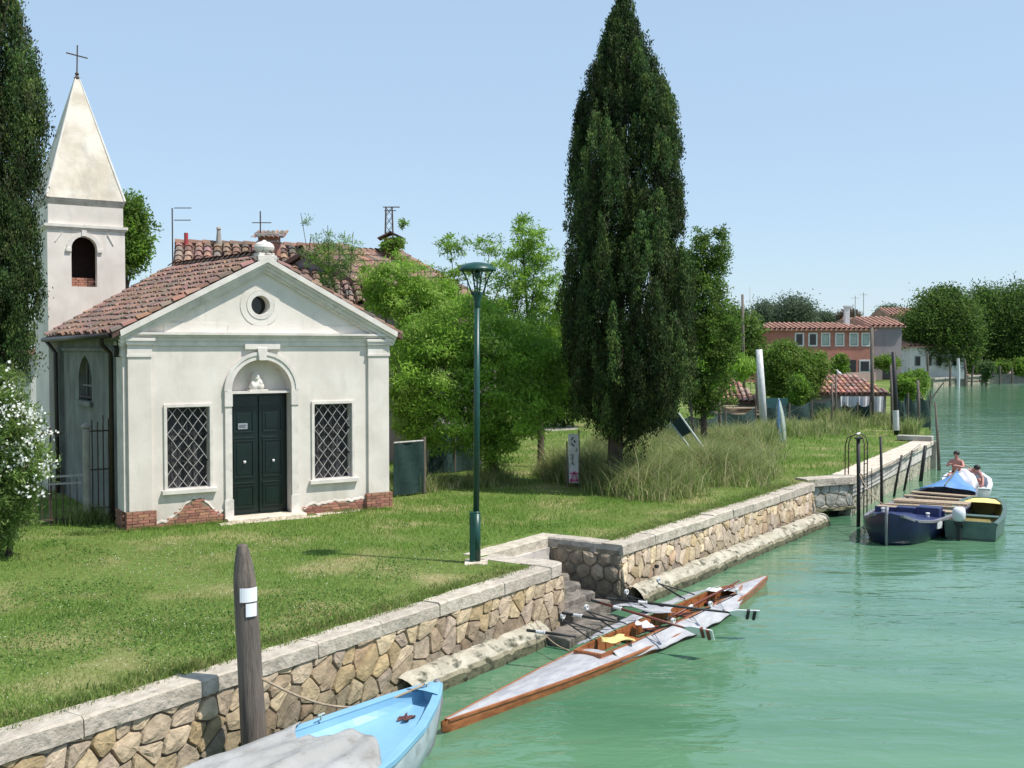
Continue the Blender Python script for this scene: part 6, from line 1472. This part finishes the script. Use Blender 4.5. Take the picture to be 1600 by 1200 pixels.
m = MB(); m.tube([(-.6, -.08, 0), (-.6, -.08, 1.9)], .04, 6); m.build('edge_post', M['wood'], t)
g = atZ(1142, 668); t = thing('rubble_heap', 'low heap of pale boards behind the tall grass', 'heap', g)
m = MB()
for k in range(7): m.box((rng.uniform(-1.2, 1.2), rng.uniform(-.4, .4), .55+k*.07), (2.2, .3, .06), rz=rng.uniform(-.3, .3), rx=rng.uniform(-.1, .1))
m.build('boards', M['plank'], t)
# low sheds
def shed(lb, x0, x1, ybase, yeave, yridge, depth=4.5):
    a = atZ(x0, ybase); b = atZ(x1, ybase); Y = a.y; ze = atY(x0, yeave, Y).z; zr = atY(x0, yridge, Y+depth/2).z; w = b.x-a.x
    t = thing('shed', lb, 'shed', (a.x, a.y, 0))
    m = MB(); m.span(.15, w-.15, .3, depth-.3, -.1, ze); m.build('wall', M['greywall'], t)
    rise = zr-ze; sv_ = [(0, 0, ze), (w, 0, ze), (w-1.0, depth/2, zr), (1.0, depth/2, zr), (0, depth, ze), (w, depth, ze)]
    m = MB(); m.add(sv_+[(x, y, z-.1) for x, y, z in sv_], [(0, 1, 2, 3), (3, 2, 5, 4), (1, 5, 2), (0, 3, 4), (6, 10, 11, 7), (0, 6, 7, 1), (1, 7, 11, 5), (5, 11, 10, 4), (4, 10, 6, 0)]); rf = m.build('roof', M['tilebase'], t)
    m = MB(); U1 = Vector((0, depth/2, rise)); sl2 = U1.length; U1.normalize(); n = int((w-.2)/.26)
    for i in range(n):
        x = .1+(i+.5)*(w-.2)/n; f_ = min(1., x/1.0, (w-x)/1.0); k = max(1, int(f_*sl2/.45))
        tile_roof(m, Vector((x-.13, -.05, ze+.02)), Vector((1, 0, 0)), U1, 1, k, .26, f_*sl2/k)
    m.build('roof_tiles', M['tile_far'], rf)
    return t
shed('low tiled shed half hidden behind the white pole', 1124, 1190, 652, 628, 594)
sh2 = shed('low tiled shed with a wide hipped roof near the canal bank', 1262, 1392, 655, 616, 588, 5.5)
for k, (px, mt) in enumerate(((1336, 'white'), (1350, 'whitetarp'), (1372, 'white'), (1322, 'white'))):
    g = atY(px, 636, 52.5); t = thing('laundry', ['white laundry hanging under the shed eave, second from the left', 'bluish white laundry hanging in the middle under the shed eave', 'pale laundry hanging right of the brown pole', 'small white laundry hanging leftmost under the shed eave'][k], 'laundry', (g.x, g.y, 1.05), 0, 'laundry under the shed eave')
    m = MB(); m.grid(5, 6, lambda u, v_: ((u-.5)*(.55-.1*v_), .05*math.sin(u*9), -.75*v_+.25)); m.build('cloth', M[mt], t, solid=.01)

# ================================================================ FAR HOUSES
def far_house(lb, x0, x1, ytop, Y, zdepth=9, wall='pinkwall', ridge_up=14, rz=0, name='house', roofov=.4, hip=.0):
    a = atY(x0, ytop, Y); b = atY(x1, ytop, Y); w = b.x-a.x; ze = a.z; t = thing(name, lb, 'house', (a.x, a.y, 0), rz); rise = ridge_up*Y/FPX
    m = MB(); m.span(0, w, 0, zdepth, -.2, ze); m.build('wall', M[wall], t)
    o = roofov; sv_ = [(-o, -o, ze-.05), (w+o, -o, ze-.05), (w+o-hip, zdepth/2, ze+rise), (-o+hip, zdepth/2, ze+rise), (-o, zdepth+o, ze-.05), (w+o, zdepth+o, ze-.05)]
    m = MB(); m.add(sv_+[(x, y, z-.15) for x, y, z in sv_], [(0, 1, 2, 3), (3, 2, 5, 4), (1, 5, 2), (0, 3, 4), (6, 10, 11, 7), (0, 6, 7, 1), (1, 7, 11, 5), (5, 11, 10, 4), (4, 10, 6, 0)]); rf = m.build('roof', M['tile_far'], t)
    m = MB(); n = int((w+2*o)/.55)
    U1 = Vector((0, zdepth/2+o, rise+.05)); sl2 = U1.length; U1.normalize()
    for i in range(n):
        x = -o+(i+.5)*(w+2*o)/n; f_ = 1. if hip <= 0 else min(1., (x+o)/hip, (w+o-x)/hip)
        for k in range(5):
            c = rng.uniform(.85, 1.1); m.cur = (c, c*.97, c*.95); p0 = Vector((x, -o-.05, ze))+U1*(sl2*f_*k/5); p1 = p0+U1*(sl2*f_/5*1.03)
            m.tube([p0, p1], [.17, .15], 5, False)
    m.cur = None; m.build('roof_tiles', M['tile_far'], rf)
    return t, w, ze
ph, w, ze = far_house('long two storey pink house with white framed windows beyond the sheds', 1180, 1362, 514, 122, 9, 'pinkwall', 10, hip=3)
S_ = 122/FPX
for px in (1249, 1270, 1290, 1312, 1334, 1353):
    x = (px-1180)*S_; zt = atY(px, 522, 122).z; zb = atY(px, 539, 122).z; hw = .36
    m = MB(); m.ring(rect(x-hw-.16, x+hw+.16, zb-.16, zt+.16), rect(x-hw, x+hw, zb, zt), -.06, .01); wn_ = m.build('window', M['white'], ph)
    m = MB(); m.span(x-hw, x+hw, -.02, .02, zb, zt); m.build('pane', M['darkglass'], wn_)
    if px in (1290, 1312, 1334, 1353): m = MB(); m.span(x-hw+.04, x+hw-.04, -.035, -.021, zb+.05, zt-.05); m.build('shutter', M['frame'], wn_)
m = MB(); m.span((1305-1180)*S_, (1362-1180)*S_, -1.6, -1.45, 0, 1.0); m.build('garden_parapet', M['pinkpale'], ph)
m = MB(); m.span((1304-1180)*S_, (1338-1180)*S_, -.03, .0, 0, 2.35); m.build('ground_floor_opening', M['darkglass'], ph)
m = MB(); m.span((1302-1180)*S_, (1326-1180)*S_, -1.8, .0, 2.45, 2.58); m.build('canopy', M['tile_far'], ph)
m = MB(); m.span((1343-1180)*S_, (1360-1180)*S_, -.05, -.002, .9, 2.4); f_ = m.build('window', M['white'], ph); m = MB(); m.span((1345-1180)*S_, (1358-1180)*S_, -.07, -.051, 1.1, 2.2); m.build('pane', M['darkglass'], f_)
m = MB(); m.span((1336-1180)*S_, (1343-1180)*S_, 3.6, 4.3, ze, ze+2.6); m.span((1335-1180)*S_, (1344-1180)*S_, 3.5, 4.4, ze+2.6, ze+2.75); m.build('chimney', M['white'], ph, label='tall white chimney')
m = MB(); m.span((1186-1180)*S_, (1187.5-1180)*S_, -.1, .0, 0, ze); m.build('downpipe', M['pipe'], ph)
g2, w, ze = far_house('grey rendered house with a broad orange tiled roof next to the pink house', 1364, 1409, 509, 126, 12, 'greywall', 15)
m = MB(); m.span(1.2, 2.2, -.03, .0, 0, 2.2); m.build('doorway', M['darkglass'], g2)
m = MB(); m.span(w+.0, w+.03, 3.0, 4.0, 3.6, 4.8); m.build('window', M['darkglass'], g2)
g3, w, ze = far_house('house with a bright red gable roof rising behind the grey house', 1392, 1450, 492, 170, 9, 'pinkpale', 12)
S3 = 170/FPX
g4, w, ze = far_house('brown house roof half hidden between the chimney and the grey house', 1332, 1400, 503, 150, 8, 'pinkpale', 6)
g5, w, ze = far_house('white house under the big dark tree on the far bank', 1422, 1510, 540, 138, 8, 'whitewall', 9)
S5 = 138/FPX
for px in (1434, 1452, 1467, 1492):
    x = (px-1422)*S5; m = MB(); m.span(x-.4, x+.4, -.03, -.002, atY(px, 572, 138).z, atY(px, 556, 138).z); f_ = m.build('window', M['frame'], g5)
    m = MB(); m.span(x-.3, x+.3, -.05, -.031, atY(px, 571, 138).z, atY(px, 557, 138).z); m.build('pane', M['darkglass'], f_)
g6, w, ze = far_house('small orange walled house glimpsed through the garden trees', 1166, 1184, 520, 118, 6, 'pinkwall', 5)
# small aerials far off
for lb, px, yt, Y in (('thin far aerial left of the white chimney', 1336, 462, 150), ('thin far aerial right of the white chimney', 1349, 457, 150)):
    b = atZ(px, 572); b = atY(px, 505, Y); t = thing('aerial', lb, 'aerial', (b.x, b.y, b.z)); top = atY(px, yt, Y); m = MB(); m.tube([(0, 0, -1), (0, 0, top.z-b.z)], .05, 5); m.build('mast', M['frame'], t); m = MB(); m.tube([(-.6, 0, top.z-b.z-.3), (.6, 0, top.z-b.z-.3)], .04, 4); m.build('arm', M['frame'], t)
# far bank wall, quay and pilings
a = atZ(1463, 588); b = atZ(1592, 584)
a = Vector((56., 142, 0)); b = Vector((77, 162, 0)); a = atY(1460, 590, 140); b = atY(1592, 590, 160); a.z = b.z = 0
t = thing('garden_wall', 'long pale pink garden wall along the far bank', 'wall', (a.x, a.y, 0), math.atan2(b.y-a.y, b.x-a.x)); l = (b-a).length
m = MB(); m.span(0, l, 0, .4, -.2, 1.55); m.build('wall_face', M['pinkpale'], t); m = MB(); m.span(-.05, l+.05, -.06, .46, 1.55, 1.68); m.build('wall_cap', M['concrete'], t)
sh_pts = [shore[12], shore[13], shore[14], shore[15]]
for i in range(3):
    a, b = sh_pts[i], sh_pts[i+1]; l = (b-a).length
    t = thing('bank_revetment', ['dark stone revetment at the corner of the far bank', 'dark stone revetment below the garden wall on the far bank', 'dark stone revetment at the right end of the far bank'][i], 'revetment', (a.x, a.y, 0), math.atan2(b.y-a.y, b.x-a.x))
    m = MB(); m.span(0, l, -.25, .2, -1.6, -.12); m.build('stone_face', M['ledge'], t); m = MB(); m.span(0, l, -.45, .3, -.12, .06); m.build('edge', M['concrete'], t)
for k, (px, yb, yt, r) in enumerate(((1449, 606, 552, .16), (1484, 604, 564, .16), (1497, 605, 560, .22), (1508, 604, 562, .2), (1518, 603, 570, .14), (1562, 601, 572, .16), (1534, 602, 556, .1), (1581, 600, 574, .14), (1424, 598, 562, .14), (1414, 596, 560, .14))):
    Y = 4.65*FPX/(yb-545); b = at_water(px, yb, Y); top = atY(px+(-1 if k == 3 else 0), yt, Y)
    if k > 7: b.z = 0
    t = thing('piling', ['leftmost tall piling on the far shore', 'thin dark piling left of the white topped one', 'thick piling with a white top', 'leaning pale piling right of the white topped one', 'short dark leaning piling', 'piling below the right half of the far garden wall', 'slender pole behind the ragged shrub', 'last dark piling toward the right', 'pale garden post by the white house', 'second pale garden post left of the white house'][k], 'piling', b, 0, 'wooden pilings on the far bank')
    m = MB(); tp = top-b; m.tube([(0, 0, -.5), (.05, 0, tp.z*.5), (tp.x+(.3 if k == 4 else 0), 0, tp.z)], [r, r*.9, r*.8], 8); m.build('shaft', M['wood'] if k != 2 else M['white'], t)
t = thing('jetty', 'low weathered wooden jetty on the far shore', 'jetty', atZ(1490, 602, WATER)); m = MB(); m.span(-4.5, 4.5, -.5, .8, .45, .6); m.build('planking', M['wood'], t)
for x in (-4, -1.5, 1.5, 4): m = MB(); m.tube([(x, -.4, -.6), (x, -.4, .9)], .12, 7); m.build('leg', M['wood'], t)
t = thing('flower_bed', 'white and yellow flowers on the lawn before the grey house', 'flowers', atZ(1385, 588)); P3 = rng.normal(0, 1, (260, 3))*np.array([1.9, .8, .18])+np.array([0, 0, .35]); v, f = leaf_quads(P3, .28, .8); np_mesh('blooms', v, f, M['petal'], t)
P3 = rng.normal(0, 1, (500, 3))*np.array([2.2, .9, .16])+np.array([0, 0, .2]); v, f = leaf_quads(P3, .3, .3, up=1.); np_mesh('leaves', v, f, M['leaf'], t, fcol=np.tile(np.array([[.12, .2, .04]]), (500, 1)))
cat_ = t = thing('cat', 'white cat sitting on the ridge of the low hipped shed roof', 'cat', atY(1311, 586, 58.5), R(200))
m = MB()
for c, r in (((0, 0, .16), (.20, .13, .15)), ((.12, 0, .26), (.12, .10, .14)), ((.20, 0, .40), (.09, .085, .08)), ((.27, 0, .38), (.04, .04, .035)), ((-.16, 0, .08), (.14, .11, .09)), ((.18, .05, .48), (.022, .022, .045)), ((.18, -.05, .48), (.022, .022, .045)), ((.16, .05, .06), (.04, .035, .10)), ((.16, -.05, .06), (.04, .035, .10)), ((-.30, .05, .05), (.14, .03, .03))): m.add(*ell(c, r, 8))
o = m.build('body', M['white'], t, smooth=True); q = o.modifiers.new('rm', 'REMESH'); q.mode = 'VOXEL'; q.voxel_size = .02; q.use_smooth_shade = True
cat_.scale = (.6, .6, .6)
# mooring ropes
def rope(lb, p, q, sag, r=.014):
    p = Vector(p); q = Vector(q); t = thing('mooring_rope', lb, 'rope', p); m = MB()
    m.tube([p.lerp(q, k/14)-p-Vector((0, 0, sag*math.sin(PI*k/14))) for k in range(15)], r, 6); m.build('strand', M['plank'], t, smooth=True)
rope('slack rope from the light blue boat to the thick mooring post', local_pt(bb, 5.4*.95, 0, -.22), (mp_.x+.1, mp_.y, .05), .30)
rope('rope from the navy boat bow to the black post by the pier', local_pt(nb, 8.0*.95, -.2, -.12), (P_.x, P_.y, .35), .12)
rope('rope tying the sculling boat to the foot of the steps', local_pt(sk, 11*.30, .25, -.66), W(-1.2, .15, -.62), .10, .009)
rope('rope between the small green boat and the navy boat', local_pt(gb, 3.6, .3, -.50), local_pt(nb, 2.2, -.85, -.50), .10, .010)
